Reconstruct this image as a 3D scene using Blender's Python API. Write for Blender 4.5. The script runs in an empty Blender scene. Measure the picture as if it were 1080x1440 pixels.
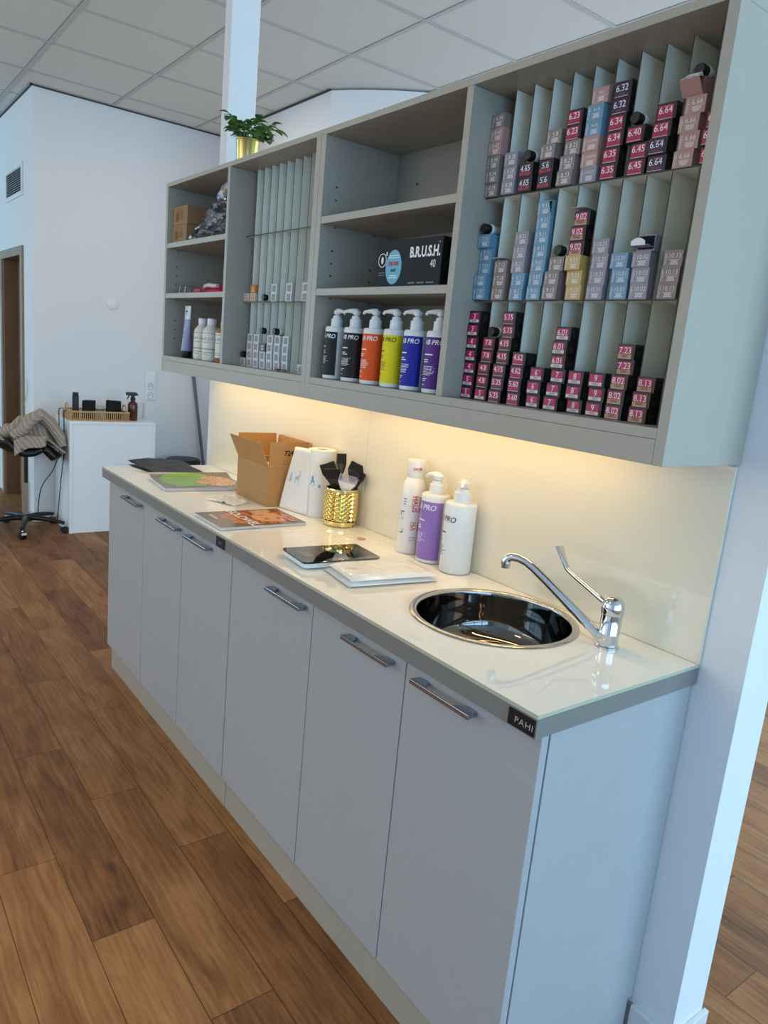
import bpy, bmesh, math, random
from math import sin, cos, pi, radians, sqrt
from mathutils import Vector, Matrix, noise
random.seed(7)
scene = bpy.context.scene
C = scene.collection

# ------------------------------------------------------------------ camera
RX = Vector((0.5937185, 0.7994369, 0.0916456))
UP = Vector((-0.2185056, 0.0505605, 0.9745249))
FW = Vector((-0.7744376, 0.5986186, -0.2047001))
cam_d = bpy.data.cameras.new('camera')
cam_d.sensor_fit = 'VERTICAL'
cam_d.sensor_height = 36.0
cam_d.lens = 1036.311 * 36.0 / 1440.0
cam_d.clip_start = 0.02
cam = bpy.data.objects.new('camera', cam_d)
M4 = Matrix((RX, UP, -FW)).transposed().to_4x4()
M4.translation = Vector((3.184864, -1.430130, 1.482416))
cam.matrix_world = M4
C.objects.link(cam)
scene.camera = cam

# ------------------------------------------------------------------ light
scene.view_settings.view_transform = 'Standard'
scene.view_settings.look = 'None'
scene.view_settings.gamma = 1
scene.view_settings.use_curve_mapping = False
scene.view_settings.exposure = 0.0

world = bpy.data.worlds.new('daylight')
scene.world = world
world.use_nodes = True
wn = world.node_tree.nodes
wn['Background'].inputs[0].default_value = (0.62, 0.80, 1.0, 1)
wn['Background'].inputs[1].default_value = 1.2

def area(name, loc, direction, sx, sy, power, color):
    d = bpy.data.lights.new(name, 'AREA')
    d.shape = 'RECTANGLE'; d.size = sx; d.size_y = sy
    d.energy = power; d.color = color
    o = bpy.data.objects.new(name, d)
    o.location = loc
    o.rotation_euler = Vector(direction).to_track_quat('-Z', 'Y').to_euler()
    C.objects.link(o)
    return o

DAY = (0.27, 0.61, 1.0)
area('daylight_shop_window', (6.75, -1.6, 1.55), (-1, 0, 0), 5.0, 2.5, 155, DAY)
area('daylight_rear_window', (6.75, 2.6, 1.7), (-1, 0, 0), 3.2, 2.5, 150, (0.50, 0.80, 1.0))
area('daylight_far_window', (-6.0, -4.95, 1.95), (0, 1, 0), 1.8, 1.7, 110, (0.34, 0.72, 1.0))
area('back_fill', (2.3, 4.95, 1.85), (0, -1, 0), 3.0, 2.1, 85, (0.80, 0.95, 1.0))  # added fill that brightens the post, no window known here
area('front_fill', (-0.4, -4.95, 1.8), (0, 1, 0), 3.0, 2.0, 44, (1.0, 0.86, 0.68))  # added warm fill for the cabinet fronts, no window known here
# warm fill lights added at the ceiling to offset the blue daylight
for k, (lx, ly, lp) in enumerate(((1.6, -3.0, 7), (-1.2, -2.4, 12), (-1.5, 0.4, 6))):
    area('ceiling_fill', (lx, ly, 3.075), (0, 0, -1), 0.6, 0.6, lp, (1.0, 0.84, 0.66))
sd = bpy.data.lights.new('ceiling_spot', 'SPOT'); sd.energy = 95; sd.color = (1.0, 0.74, 0.46); sd.spot_size = radians(58); sd.spot_blend = 0.9; sd.shadow_soft_size = 0.06
so_ = bpy.data.objects.new('ceiling_spot', sd); so_.location = (1.75, -1.75, 3.07); C.objects.link(so_)
# the warm strip under the wall cabinets
area('under_cabinet_light', (1.15, -0.13, 1.3795), (0, 0, -1), 2.2, 0.012, 3.9, (1.0, 0.70, 0.33))

# ------------------------------------------------------------------ materials
def lin(c):
    def f(v):
        v /= 255.0
        return v / 12.92 if v <= 0.04045 else ((v + 0.055) / 1.055) ** 2.4
    return (f(c[0]), f(c[1]), f(c[2]), 1)

MATS = {}
def mat(name, rgb, rough=0.5, metal=0.0, spec=0.5, bump=0.0, scale=60.0, vary=0.0, coat=0.0, trans=0.0, ior=1.45, alpha=1.0, emit=None, strength=0.0):
    if name in MATS: return MATS[name]
    m = bpy.data.materials.new(name); m.use_nodes = True
    nt = m.node_tree; b = nt.nodes['Principled BSDF']
    b.inputs['Base Color'].default_value = lin(rgb)
    b.inputs['Roughness'].default_value = rough
    b.inputs['Metallic'].default_value = metal
    b.inputs['Specular IOR Level'].default_value = spec
    b.inputs['Coat Weight'].default_value = coat
    b.inputs['Transmission Weight'].default_value = trans
    b.inputs['IOR'].default_value = ior
    b.inputs['Alpha'].default_value = alpha
    if emit:
        b.inputs['Emission Color'].default_value = (*emit, 1)
        b.inputs['Emission Strength'].default_value = strength
    if bump or vary:
        tc = nt.nodes.new('ShaderNodeTexCoord')
        n = nt.nodes.new('ShaderNodeTexNoise')
        n.inputs['Scale'].default_value = scale; n.inputs['Detail'].default_value = 4
        nt.links.new(tc.outputs['Object'], n.inputs['Vector'])
        if bump:
            bp = nt.nodes.new('ShaderNodeBump')
            bp.inputs['Strength'].default_value = bump; bp.inputs['Distance'].default_value = 0.002
            nt.links.new(n.outputs['Fac'], bp.inputs['Height'])
            nt.links.new(bp.outputs['Normal'], b.inputs['Normal'])
        if vary:
            r = nt.nodes.new('ShaderNodeValToRGB')
            a = lin(rgb)
            r.color_ramp.elements[0].color = tuple(max(0, v * (1 - vary)) for v in a[:3]) + (1,)
            r.color_ramp.elements[1].color = tuple(min(1, v * (1 + vary)) for v in a[:3]) + (1,)
            r.color_ramp.elements[0].position = 0.3; r.color_ramp.elements[1].position = 0.7
            nt.links.new(n.outputs['Fac'], r.inputs['Fac'])
            nt.links.new(r.outputs['Color'], b.inputs['Base Color'])
    MATS[name] = m
    return m

def floor_material():
    m = bpy.data.materials.new('oak_planks'); m.use_nodes = True
    nt = m.node_tree; N = nt.nodes; L = nt.links; b = N['Principled BSDF']
    tc = N.new('ShaderNodeTexCoord'); sp = N.new('ShaderNodeSeparateXYZ')
    L.new(tc.outputs['Object'], sp.inputs[0])
    def mth(op, a, bb=None, c=None):
        n = N.new('ShaderNodeMath'); n.operation = op
        for i, v in enumerate((a, bb, c)):
            if v is None: continue
            if isinstance(v, (int, float)): n.inputs[i].default_value = v
            else: L.new(v, n.inputs[i])
        return n.outputs[0]
    PW, PL = 0.158, 0.944
    yr = mth('DIVIDE', mth('ADD', sp.outputs['Y'], 0.652 + PW * 20), PW)
    row = mth('FLOOR', yr); fy = mth('FRACT', yr)
    # seams measured in the room: each row steps about 0.585 m along
    off = mth('MULTIPLY', mth('SUBTRACT', 19.0, row), 0.588)
    xr = mth('DIVIDE', mth('ADD', mth('SUBTRACT', sp.outputs['X'], off), 94.4 - 0.037), PL)
    pid = mth('FLOOR', xr); fx = mth('FRACT', xr)
    idv = N.new('ShaderNodeCombineXYZ'); L.new(pid, idv.inputs[0]); L.new(row, idv.inputs[1])
    wn_ = N.new('ShaderNodeTexWhiteNoise'); wn_.noise_dimensions = '3D'; L.new(idv.outputs[0], wn_.inputs['Vector'])
    # grain
    gx = mth('ADD', mth('MULTIPLY', sp.outputs['X'], 2.2), mth('MULTIPLY', wn_.outputs['Value'], 37.0))
    gy = mth('ADD', mth('MULTIPLY', sp.outputs['Y'], 8.5), mth('MULTIPLY', wn_.outputs['Value'], 91.0))
    gv = N.new('ShaderNodeCombineXYZ'); L.new(gx, gv.inputs[0]); L.new(gy, gv.inputs[1])
    n1 = N.new('ShaderNodeTexNoise'); n1.inputs['Scale'].default_value = 1.5; n1.inputs['Detail'].default_value = 9
    n1.inputs['Distortion'].default_value = 0.9; L.new(gv.outputs[0], n1.inputs['Vector'])
    gv2 = N.new('ShaderNodeCombineXYZ'); L.new(mth('MULTIPLY', gx, 1.1), gv2.inputs[0]); L.new(mth('MULTIPLY', gy, 7.0), gv2.inputs[1])
    n2 = N.new('ShaderNodeTexNoise'); n2.inputs['Scale'].default_value = 2.4; n2.inputs['Detail'].default_value = 8; n2.inputs['Distortion'].default_value = 0.6
    L.new(gv2.outputs[0], n2.inputs['Vector'])
    # cathedral figure
    wv = N.new('ShaderNodeTexWave'); wv.wave_type = 'RINGS'; wv.inputs['Scale'].default_value = 1.6
    wv.inputs['Distortion'].default_value = 9.0; wv.inputs['Detail'].default_value = 5; wv.inputs['Detail Scale'].default_value = 1.2
    L.new(gv.outputs[0], wv.inputs['Vector'])
    r = N.new('ShaderNodeValToRGB'); e = r.color_ramp.elements
    e[0].position = 0.22; e[0].color = lin((84, 51, 28)); e[1].position = 0.82; e[1].color = lin((182, 132, 84))
    x = e.new(0.5); x.color = lin((138, 91, 52))
    mix = mth('ADD', mth('MULTIPLY', n1.outputs['Fac'], 0.58), mth('ADD', mth('MULTIPLY', n2.outputs['Fac'], 0.36), mth('MULTIPLY', wv.outputs['Fac'], 0.06)))
    shade = mth('ADD', mix, mth('MULTIPLY', mth('SUBTRACT', wn_.outputs['Value'], 0.5), 0.26))
    L.new(shade, r.inputs['Fac'])
    # knots
    kv = N.new('ShaderNodeCombineXYZ'); L.new(mth('MULTIPLY', sp.outputs['X'], 2.2), kv.inputs[0]); L.new(mth('MULTIPLY', sp.outputs['Y'], 5.5), kv.inputs[1])
    vo = N.new('ShaderNodeTexVoronoi'); vo.inputs['Scale'].default_value = 1.0; L.new(kv.outputs[0], vo.inputs['Vector'])
    kn = N.new('ShaderNodeMapRange'); kn.inputs['From Min'].default_value = 0.01; kn.inputs['From Max'].default_value = 0.10
    kn.inputs['To Min'].default_value = 0.35; kn.inputs['To Max'].default_value = 1.0
    L.new(vo.outputs['Distance'], kn.inputs['Value'])
    # seams
    sy = mth('MINIMUM', fy, mth('SUBTRACT', 1.0, fy)); sx = mth('MINIMUM', fx, mth('SUBTRACT', 1.0, fx))
    s1 = mth('GREATER_THAN', sy, 0.009); s2 = mth('GREATER_THAN', sx, 0.0014)
    seam = mth('ADD', mth('MULTIPLY', mth('MULTIPLY', s1, s2), 0.65), 0.35)
    fac = mth('MULTIPLY', seam, kn.outputs[0])
    mx = N.new('ShaderNodeMix'); mx.data_type = 'RGBA'; mx.blend_type = 'MULTIPLY'; mx.inputs[0].default_value = 1
    L.new(r.outputs['Color'], mx.inputs[6])
    cmb = N.new('ShaderNodeCombineColor')
    for i in range(3): L.new(fac, cmb.inputs[i])
    L.new(cmb.outputs[0], mx.inputs[7])
    L.new(mx.outputs[2], b.inputs['Base Color'])
    b.inputs['Roughness'].default_value = 0.55
    b.inputs['Specular IOR Level'].default_value = 0.28
    bp = N.new('ShaderNodeBump'); bp.inputs['Strength'].default_value = 0.25; bp.inputs['Distance'].default_value = 0.001
    L.new(mth('ADD', seam, mth('MULTIPLY', n2.outputs['Fac'], 0.3)), bp.inputs['Height'])
    L.new(bp.outputs['Normal'], b.inputs['Normal'])
    return m

def hair_material(name, c0, c1, c2, scale):
    m = bpy.data.materials.new(name); m.use_nodes = True
    nt = m.node_tree; b = nt.nodes['Principled BSDF']
    tc = nt.nodes.new('ShaderNodeTexCoord')
    w = nt.nodes.new('ShaderNodeTexNoise'); w.inputs['Scale'].default_value = scale
    w.inputs['Distortion'].default_value = 2.5; w.inputs['Detail'].default_value = 3
    mp = nt.nodes.new('ShaderNodeMapping'); mp.inputs['Scale'].default_value = (0.5, 1.6, 1)
    mp.inputs['Rotation'].default_value = (0, 0, 0.5)
    nt.links.new(tc.outputs['Object'], mp.inputs[0]); nt.links.new(mp.outputs[0], w.inputs['Vector'])
    r = nt.nodes.new('ShaderNodeValToRGB'); e = r.color_ramp.elements
    e[0].position = 0.35; e[0].color = lin(c0); e[1].position = 0.68; e[1].color = lin(c2)
    x = e.new(0.5); x.color = lin(c1)
    nt.links.new(w.outputs['Fac'], r.inputs['Fac']); nt.links.new(r.outputs['Color'], b.inputs['Base Color'])
    b.inputs['Roughness'].default_value = 0.25
    MATS[name] = m
    return m

def knit_material():
    m = bpy.data.materials.new('beige_knit'); m.use_nodes = True
    nt = m.node_tree; b = nt.nodes['Principled BSDF']
    tc = nt.nodes.new('ShaderNodeTexCoord')
    w = nt.nodes.new('ShaderNodeTexWave'); w.inputs['Scale'].default_value = 16; w.inputs['Distortion'].default_value = 1.6
    w.inputs['Detail'].default_value = 3; w.inputs['Detail Scale'].default_value = 6
    w.bands_direction = 'DIAGONAL'
    nt.links.new(tc.outputs['Object'], w.inputs['Vector'])
    r = nt.nodes.new('ShaderNodeValToRGB'); e = r.color_ramp.elements
    e[0].color = lin((152, 138, 123)); e[1].color = lin((178, 163, 147))
    nt.links.new(w.outputs['Fac'], r.inputs['Fac']); nt.links.new(r.outputs['Color'], b.inputs['Base Color'])
    bp = nt.nodes.new('ShaderNodeBump'); bp.inputs['Strength'].default_value = 0.8; bp.inputs['Distance'].default_value = 0.006
    nt.links.new(w.outputs['Fac'], bp.inputs['Height']); nt.links.new(bp.outputs['Normal'], b.inputs['Normal'])
    b.inputs['Roughness'].default_value = 0.95
    MATS['knit'] = m
    return m

WALL = mat('white_wall_paint', (226, 227, 228), 0.85, bump=0.25, scale=180)
CEIL = mat('ceiling_board', (222, 221, 216), 0.9, bump=0.2, scale=220)
CEILBAR = mat('ceiling_bar', (196, 196, 193), 0.6)
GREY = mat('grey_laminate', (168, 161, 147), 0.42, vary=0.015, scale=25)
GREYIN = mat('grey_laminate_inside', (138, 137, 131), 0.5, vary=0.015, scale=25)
DOORM = mat('pale_grey_front', (170, 171, 172), 0.4, vary=0.015, scale=20)
EDGE = mat('grey_board_edge', (126, 124, 118), 0.5)
RACK = mat('grey_green_sheet', (234, 236, 224), 0.55, vary=0.015, scale=30)
RACKEDGE = mat('dark_sheet_edge', (52, 50, 46), 0.6)
BLACK = mat('black_plastic', (16, 16, 17), 0.4)
DARK = mat('black_hole', (8, 8, 8), 0.9)
GLASSTOP = mat('cream_back_painted_glass', (250, 247, 237), 0.03, spec=0.5, coat=0.25)
SPLASH = mat('warm_back_painted_glass', (228, 220, 198), 0.04, spec=0.5, coat=0.2)
GLASSEDGE = mat('green_glass_edge', (186, 186, 164), 0.15)
CHROME = mat('chrome', (215, 218, 222), 0.06, metal=1.0)
STEEL = mat('polished_steel', (118, 115, 112), 0.05, metal=1.0)
BRUSHED = mat('brushed_handle', (165, 172, 180), 0.26, metal=1.0)
WHITEP = mat('white_plastic', (228, 230, 230), 0.35)
WHITE = mat('white_print', (235, 235, 235), 0.6)
PRINTG = mat('grey_print', (120, 118, 116), 0.7)
FLOOR = floor_material()

# ------------------------------------------------------------------ mesh helpers
class MB:
    """collects shapes and links them as one mesh object"""
    def __init__(self):
        self.v = []; self.f = []; self.m = []; self.mats = []
    def mi(self, m):
        if m not in self.mats: self.mats.append(m)
        return self.mats.index(m)
    def face(self, pts, m):
        b = len(self.v); self.v += [tuple(p) for p in pts]
        self.f.append(tuple(range(b, b + len(pts)))); self.m.append(self.mi(m)); return self
    def raw(self, vs, fs, m, M=None):
        b = len(self.v); k = self.mi(m)
        self.v += [tuple(M @ Vector(p)) if M else tuple(p) for p in vs]
        for f in fs: self.f.append(tuple(b + i for i in f)); self.m.append(k)
        return self
    def box(self, x0, x1, y0, y1, z0, z1, m, M=None):
        vs = [(x0, y0, z0), (x1, y0, z0), (x1, y1, z0), (x0, y1, z0), (x0, y0, z1), (x1, y0, z1), (x1, y1, z1), (x0, y1, z1)]
        return self.raw(vs, [(3, 2, 1, 0), (4, 5, 6, 7), (0, 1, 5, 4), (1, 2, 6, 5), (2, 3, 7, 6), (3, 0, 4, 7)], m, M)
    def prism(self, poly, axis, a, b, m, M=None):
        """poly of 2-d points extruded along axis ('x','y','z') from a to b"""
        n = len(poly)
        def P(p, t):
            return {'x': (t, p[0], p[1]), 'y': (p[0], t, p[1]), 'z': (p[0], p[1], t)}[axis]
        vs = [P(p, a) for p in poly] + [P(p, b) for p in poly]
        fs = [tuple(range(n))[::-1], tuple(range(n, 2 * n))] + [(i, (i + 1) % n, n + (i + 1) % n, n + i) for i in range(n)]
        return self.raw(vs, fs, m, M)
    def lathe(self, prof, m, n=32, M=None, cap=True, mfun=None):
        b = len(self.v); k = self.mi(m)
        for r, z in prof:
            for i in range(n):
                a = 2 * pi * i / n; p = Vector((r * cos(a), r * sin(a), z))
                self.v.append(tuple(M @ p) if M else tuple(p))
        for j in range(len(prof) - 1):
            kk = self.mi(mfun(j)) if mfun else k
            for i in range(n):
                i2 = (i + 1) % n
                self.f.append((b + j * n + i, b + j * n + i2, b + (j + 1) * n + i2, b + (j + 1) * n + i)); self.m.append(kk)
        if cap:
            if prof[0][0] > 1e-6: self.f.append(tuple(b + i for i in range(n))[::-1]); self.m.append(k)
            if prof[-1][0] > 1e-6: self.f.append(tuple(b + (len(prof) - 1) * n + i for i in range(n))); self.m.append(k)
        return self
    def tube(self, pts, r, m, n=10, M=None, cap=True):
        pts = [Vector(p) for p in pts]; b = len(self.v); k = self.mi(m)
        rs = r if isinstance(r, (list, tuple)) else [r] * len(pts)
        ref = None
        for j, p in enumerate(pts):
            t = (pts[min(j + 1, len(pts) - 1)] - pts[max(j - 1, 0)]).normalized()
            if ref is None:
                ref = Vector((0, 0, 1)) if abs(t.z) < 0.9 else Vector((1, 0, 0))
            u = (ref - t * ref.dot(t))
            if u.length < 1e-4: u = t.orthogonal()
            u.normalize(); w = t.cross(u); ref = u
            for i in range(n):
                a = 2 * pi * i / n; q = p + (u * cos(a) + w * sin(a)) * rs[j]
                self.v.append(tuple(M @ q) if M else tuple(q))
        for j in range(len(pts) - 1):
            for i in range(n):
                i2 = (i + 1) % n
                self.f.append((b + j * n + i, b + j * n + i2, b + (j + 1) * n + i2, b + (j + 1) * n + i)); self.m.append(k)
        if cap:
            self.f.append(tuple(b + i for i in range(n))[::-1]); self.m.append(k)
            self.f.append(tuple(b + (len(pts) - 1) * n + i for i in range(n))); self.m.append(k)
        return self
    def grid(self, fn, nu, nv, m, closed_u=False):
        b = len(self.v); k = self.mi(m)
        for j in range(nv + 1):
            for i in range(nu + 1):
                self.v.append(tuple(fn(i / nu, j / nv)))
        for j in range(nv):
            for i in range(nu):
                a = b + j * (nu + 1) + i
                self.f.append((a, a + 1, a + nu + 2, a + nu + 1)); self.m.append(k)
        return self
    def mesh(self, name, smooth=None):
        me = bpy.data.meshes.new(name)
        me.from_pydata(self.v, [], self.f)
        for m in self.mats: me.materials.append(m)
        me.polygons.foreach_set('material_index', self.m)
        if smooth is not None:
            me.polygons.foreach_set('use_smooth', [True] * len(self.f))
            me.update()
            me.set_sharp_from_angle(angle=radians(smooth))
        me.update()
        return me
    def build(self, name, parent=None, smooth=None, bevel=0.0, solid=0.0, label=None):
        o = bpy.data.objects.new(name, self.mesh(name, smooth)); C.objects.link(o)
        if parent: o.parent = parent
        if solid:
            s = o.modifiers.new('thickness', 'SOLIDIFY'); s.thickness = solid; s.offset = 0
        if bevel:
            bv = o.modifiers.new('bevel', 'BEVEL'); bv.width = bevel; bv.segments = 2; bv.limit_method = 'ANGLE'
        if label: o['label'] = label
        return o

def link(name, me, parent=None, loc=(0, 0, 0), rot=(0, 0, 0)):
    o = bpy.data.objects.new(name, me); C.objects.link(o)
    o.location = loc; o.rotation_euler = rot
    if parent: o.parent = parent
    return o
def thing(name, label, cat, loc=(0, 0, 0), rotz=0.0, group=None):
    o = bpy.data.objects.new(name, None); o.empty_display_size = 0.05; C.objects.link(o)
    o.location = loc; o.rotation_euler = (0, 0, rotz)
    tag(o, label, cat, group); return o
def tag(o, label, cat, group=None):
    o['label'] = label; o['category'] = cat
    if group: o['group'] = group
    return o
def struct(name, mb, smooth=None, bevel=0.0):
    o = mb.build(name, None, smooth, bevel); o['kind'] = 'structure'; return o

_text = {}
def text_data(s, size, shear=0.0, bold=0.0, ax='CENTER', sx=1.0, space=1.0):
    key = (s, size, shear, bold, ax, sx, space)
    if key in _text: return _text[key]
    cu = bpy.data.curves.new('lettering', 'FONT'); cu.body = s; cu.size = size; cu.shear = shear
    cu.offset = bold; cu.align_x = ax; cu.align_y = 'CENTER'; cu.resolution_u = 3; cu.space_character = space
    o = bpy.data.objects.new('lettering', cu); C.objects.link(o)
    dg = bpy.context.evaluated_depsgraph_get(); dg.update()
    me = bpy.data.meshes.new_from_object(o.evaluated_get(dg))
    vs = [(v.co.x * sx, v.co.y) for v in me.vertices]; fs = [tuple(p.vertices) for p in me.polygons]
    bpy.data.objects.remove(o); bpy.data.curves.remove(cu); bpy.data.meshes.remove(me)
    _text[key] = (vs, fs)
    return _text[key]
def front_text(mb, s, size, cx, y, cz, m, **k):
    """lettering on a face that looks along -y"""
    vs, fs = text_data(s, size, **k)
    mb.raw([(cx + a, y, cz + b) for a, b in vs], fs, m)
def front_text_up(mb, s, size, cx, y, cz, m, **k):
    vs, fs = text_data(s, size, **k)
    mb.raw([(cx - b, y, cz + a) for a, b in vs], fs, m)
def round_text(mb, s, size, r, th, z, m, down=False, **k):
    """lettering wrapped on a vertical cylinder; th measured from -y towards +x"""
    vs, fs = text_data(s, size, **k)
    q = []
    for a, b in vs:
        if down: a, b = b, -a
        t = th + a / r
        q.append((r * sin(t), -r * cos(t), z + b))
    mb.raw(q, fs, m)
def round_patch(mb, r, t0, t1, z0, z1, m, n=24):
    mb.grid(lambda u, v: (r * sin(t0 + (t1 - t0) * u), -r * cos(t0 + (t1 - t0) * u), z0 + (z1 - z0) * v), n, 1, m)
def round_bars(mb, r, th, z, w, h, gap, n, m, rnd=None):
    rnd = rnd or random
    for i in range(n):
        ww = w * rnd.uniform(0.65, 1.0)
        round_patch(mb, r, th, th + ww / r, z - i * gap - h, z - i * gap, m, 4)
def plate_with_hole(mb, x0, x1, y0, y1, z0, z1, cx, cy, r, m, medge, n=64):
    angs = [2 * pi * i / n for i in range(n)]
    for px, py in ((x0, y0), (x1, y0), (x1, y1), (x0, y1)): angs.append(math.atan2(py - cy, px - cx) % (2 * pi))
    angs = sorted(set(angs))
    inn, outp = [], []
    for a in angs:
        dx, dy = cos(a), sin(a)
        ts = []
        if abs(dx) > 1e-9: ts += [t for t in ((x0 - cx) / dx, (x1 - cx) / dx) if t > 0]
        if abs(dy) > 1e-9: ts += [t for t in ((y0 - cy) / dy, (y1 - cy) / dy) if t > 0]
        t = min(ts); inn.append((cx + r * dx, cy + r * dy)); outp.append((cx + t * dx, cy + t * dy))
    k = len(angs)
    vs = [(p[0], p[1], z1) for p in outp] + [(p[0], p[1], z1) for p in inn] + [(p[0], p[1], z0) for p in outp] + [(p[0], p[1], z0) for p in inn]
    top = [(i, (i + 1) % k, k + (i + 1) % k, k + i) for i in range(k)]
    bot = [(2 * k + i, 3 * k + i, 3 * k + (i + 1) % k, 2 * k + (i + 1) % k) for i in range(k)]
    side = [(2 * k + i, 2 * k + (i + 1) % k, (i + 1) % k, i) for i in range(k)] + [(3 * k + (i + 1) % k, 3 * k + i, k + i, k + (i + 1) % k) for i in range(k)]
    mb.raw(vs, top + bot, m); mb.raw(vs, side, medge)

# ------------------------------------------------------------------ the room
CZ = 3.090
struct('floor', MB().box(-7.2, 7.0, -5.4, 5.2, -0.10, 0.0, FLOOR))
cb = MB().box(-7.2, 7.0, -5.4, 5.2, CZ, CZ + 0.1, CEIL)
T = 0.635
for i in range(-8, 8):
    y = -0.28 + i * T
    if -5.3 < y < 5.1:
        cb.box(-7.1, 6.9, y - 0.012, y + 0.012, CZ - 0.003, CZ - 0.0005, CEILBAR)
        cb.box(-7.1, 6.9, y - 0.0155, y - 0.012, CZ - 0.0008, CZ - 0.0004, PRINTG)  # grey strip painted as the shade line along the bar
for i in range(-12, 13):
    x = 0.02 + i * T
    if -7 < x < 6.8:
        cb.box(x - 0.012, x + 0.012, -5.3, 5.1, CZ - 0.0028, CZ - 0.0004, CEILBAR)
        cb.box(x + 0.012, x + 0.0145, -5.3, 5.1, CZ - 0.0008, CZ - 0.0003, PRINTG)  # painted shade line beside each cross bar
struct('ceiling', cb)

# block of walls at the far end
struct('wall_back', MB().box(-2.95, -2.80, -0.187, 1.2, 0, CZ - 0.012, WALL))
wl = MB()
wl.box(-3.18, -2.951, -0.187, -0.037, 0, CZ - 0.012, WALL)
wl.box(-7.0, -3.90, -0.187, -0.037, 0, CZ - 0.012, WALL)
wl.box(-3.90, -3.18, -0.187, -0.037, 2.0, CZ - 0.012, WALL)
struct('wall_left', wl)
poly = [(-2.951, 1.2), (-1.155, 1.2), (-1.05, 1.268), (-0.954, 1.34), (-0.824, 1.455), (-0.725, 1.561), (-0.62, 1.70), (-0.53, 1.86), (-0.46, 2.05), (-0.42, 2.3), (-0.42, 5.0)]
back = [(p[0] - 0.12, p[1] + 0.14) for p in poly][::-1]
struct('wall_niche', MB().prism(poly + back, 'z', 0, CZ - 0.012, WALL), smooth=25)
tr = MB()  # dark strips painting the shadow gap between wall and ceiling
tr.box(-2.80, -2.792, -0.195, 1.2, CZ - 0.012, CZ - 0.004, RACKEDGE)
tr.box(-7.0, -2.792, -0.195, -0.187, CZ - 0.012, CZ - 0.004, RACKEDGE)
tr.box(-2.79, -1.16, 1.19, 1.2, CZ - 0.012, CZ - 0.004, RACKEDGE)
struct('trim_shadow_gap', tr)
struct('trim_2', MB().box(-2.80, -2.782, -0.205, 1.2, CZ - 0.0040, CZ - 0.0031, CEILBAR).box(-7.0, -2.782, -0.205, -0.187, CZ - 0.004, CZ - 0.0031, CEILBAR))
# partition carrying the cabinets, and the post at its far end
struct('wall_partition', MB().box(-0.0088, 2.55, 0.0, 0.125, 0, 2.088, WALL))
struct('wall_post', MB().box(-0.0735, -0.0090, 0.0, 0.1305, 0, CZ - 0.004, WALL), bevel=0.003)
SKIRT = mat('white_skirting', (222, 222, 220), 0.5)
struct('baseboard_partition', MB().box(2.452, 2.562, -0.012, 0.0, 0, 0.075, SKIRT).box(2.55, 2.562, 0.0, 0.137, 0, 0.075, SKIRT), bevel=0.002)
struct('baseboard_back', MB().box(-2.80, -2.788, -0.199, 1.2, 0, 0.07, SKIRT).box(-3.11, -2.80, -0.199, -0.187, 0, 0.07, SKIRT), bevel=0.002)
struct('baseboard_niche', MB().box(-2.78, -1.16, 1.188, 1.2, 0, 0.07, SKIRT), bevel=0.002)
# shell behind the camera, with the shop windows
FRAME = mat('dark_window_frame', (60, 62, 66), 0.5)
wr = MB()
wr.box(6.5, 6.65, -5.4, 5.2, 0, 0.12, WALL).box(6.5, 6.65, -5.4, 5.2, 2.9, CZ, WALL)
for y0, y1 in ((-5.4, -4.1), (0.9, 1.0), (4.2, 5.2)): wr.box(6.5, 6.65, y0, y1, 0.12, 2.9, WALL)
struct('wall_right', wr)
wf = MB()
wf.box(-7.2, -6.5, -5.15, -5.0, 0, CZ, WALL).box(-4.7, -1.0, -5.15, -5.0, 0, CZ, WALL).box(3.4, 6.65, -5.15, -5.0, 0, CZ, WALL)
wf.box(-6.5, -4.7, -5.15, -5.0, 0, 1.05, WALL).box(-6.5, -4.7, -5.15, -5.0, 2.8, CZ, WALL)
wf.box(-1.0, 3.4, -5.15, -5.0, 0, 0.5, WALL).box(-1.0, 3.4, -5.15, -5.0, 2.85, CZ, WALL)
struct('wall_front', wf)
struct('wall_rear', MB().box(-0.5, 0.8, 5.0, 5.15, 0, CZ, WALL).box(3.8, 6.65, 5.0, 5.15, 0, CZ, WALL).box(0.8, 3.8, 5.0, 5.15, 0, 0.8, WALL).box(0.8, 3.8, 5.0, 5.15, 2.9, CZ, WALL))  # opening left for the added back fill
struct('wall_end', MB().box(-7.15, -7.0, -5.15, -0.187, 0, CZ, WALL))
def window(name, y0, y1, z0, z1, n, h):
    w = MB()
    for i in range(n + 1):
        y = y0 + (y1 - y0) * i / n
        w.box(6.54, 6.60, y - 0.03, y + 0.03, z0, z1, FRAME)
    for z in (z0 + 0.03, h, z1 - 0.03): w.box(6.54, 6.60, y0, y1, z - 0.03, z + 0.03, FRAME)
    struct(name, w)
window('window_1', -4.1, 0.9, 0.12, 2.9, 4, 2.2)
window('window_2', 1.0, 4.2, 0.12, 2.9, 3, 2.2)

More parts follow.
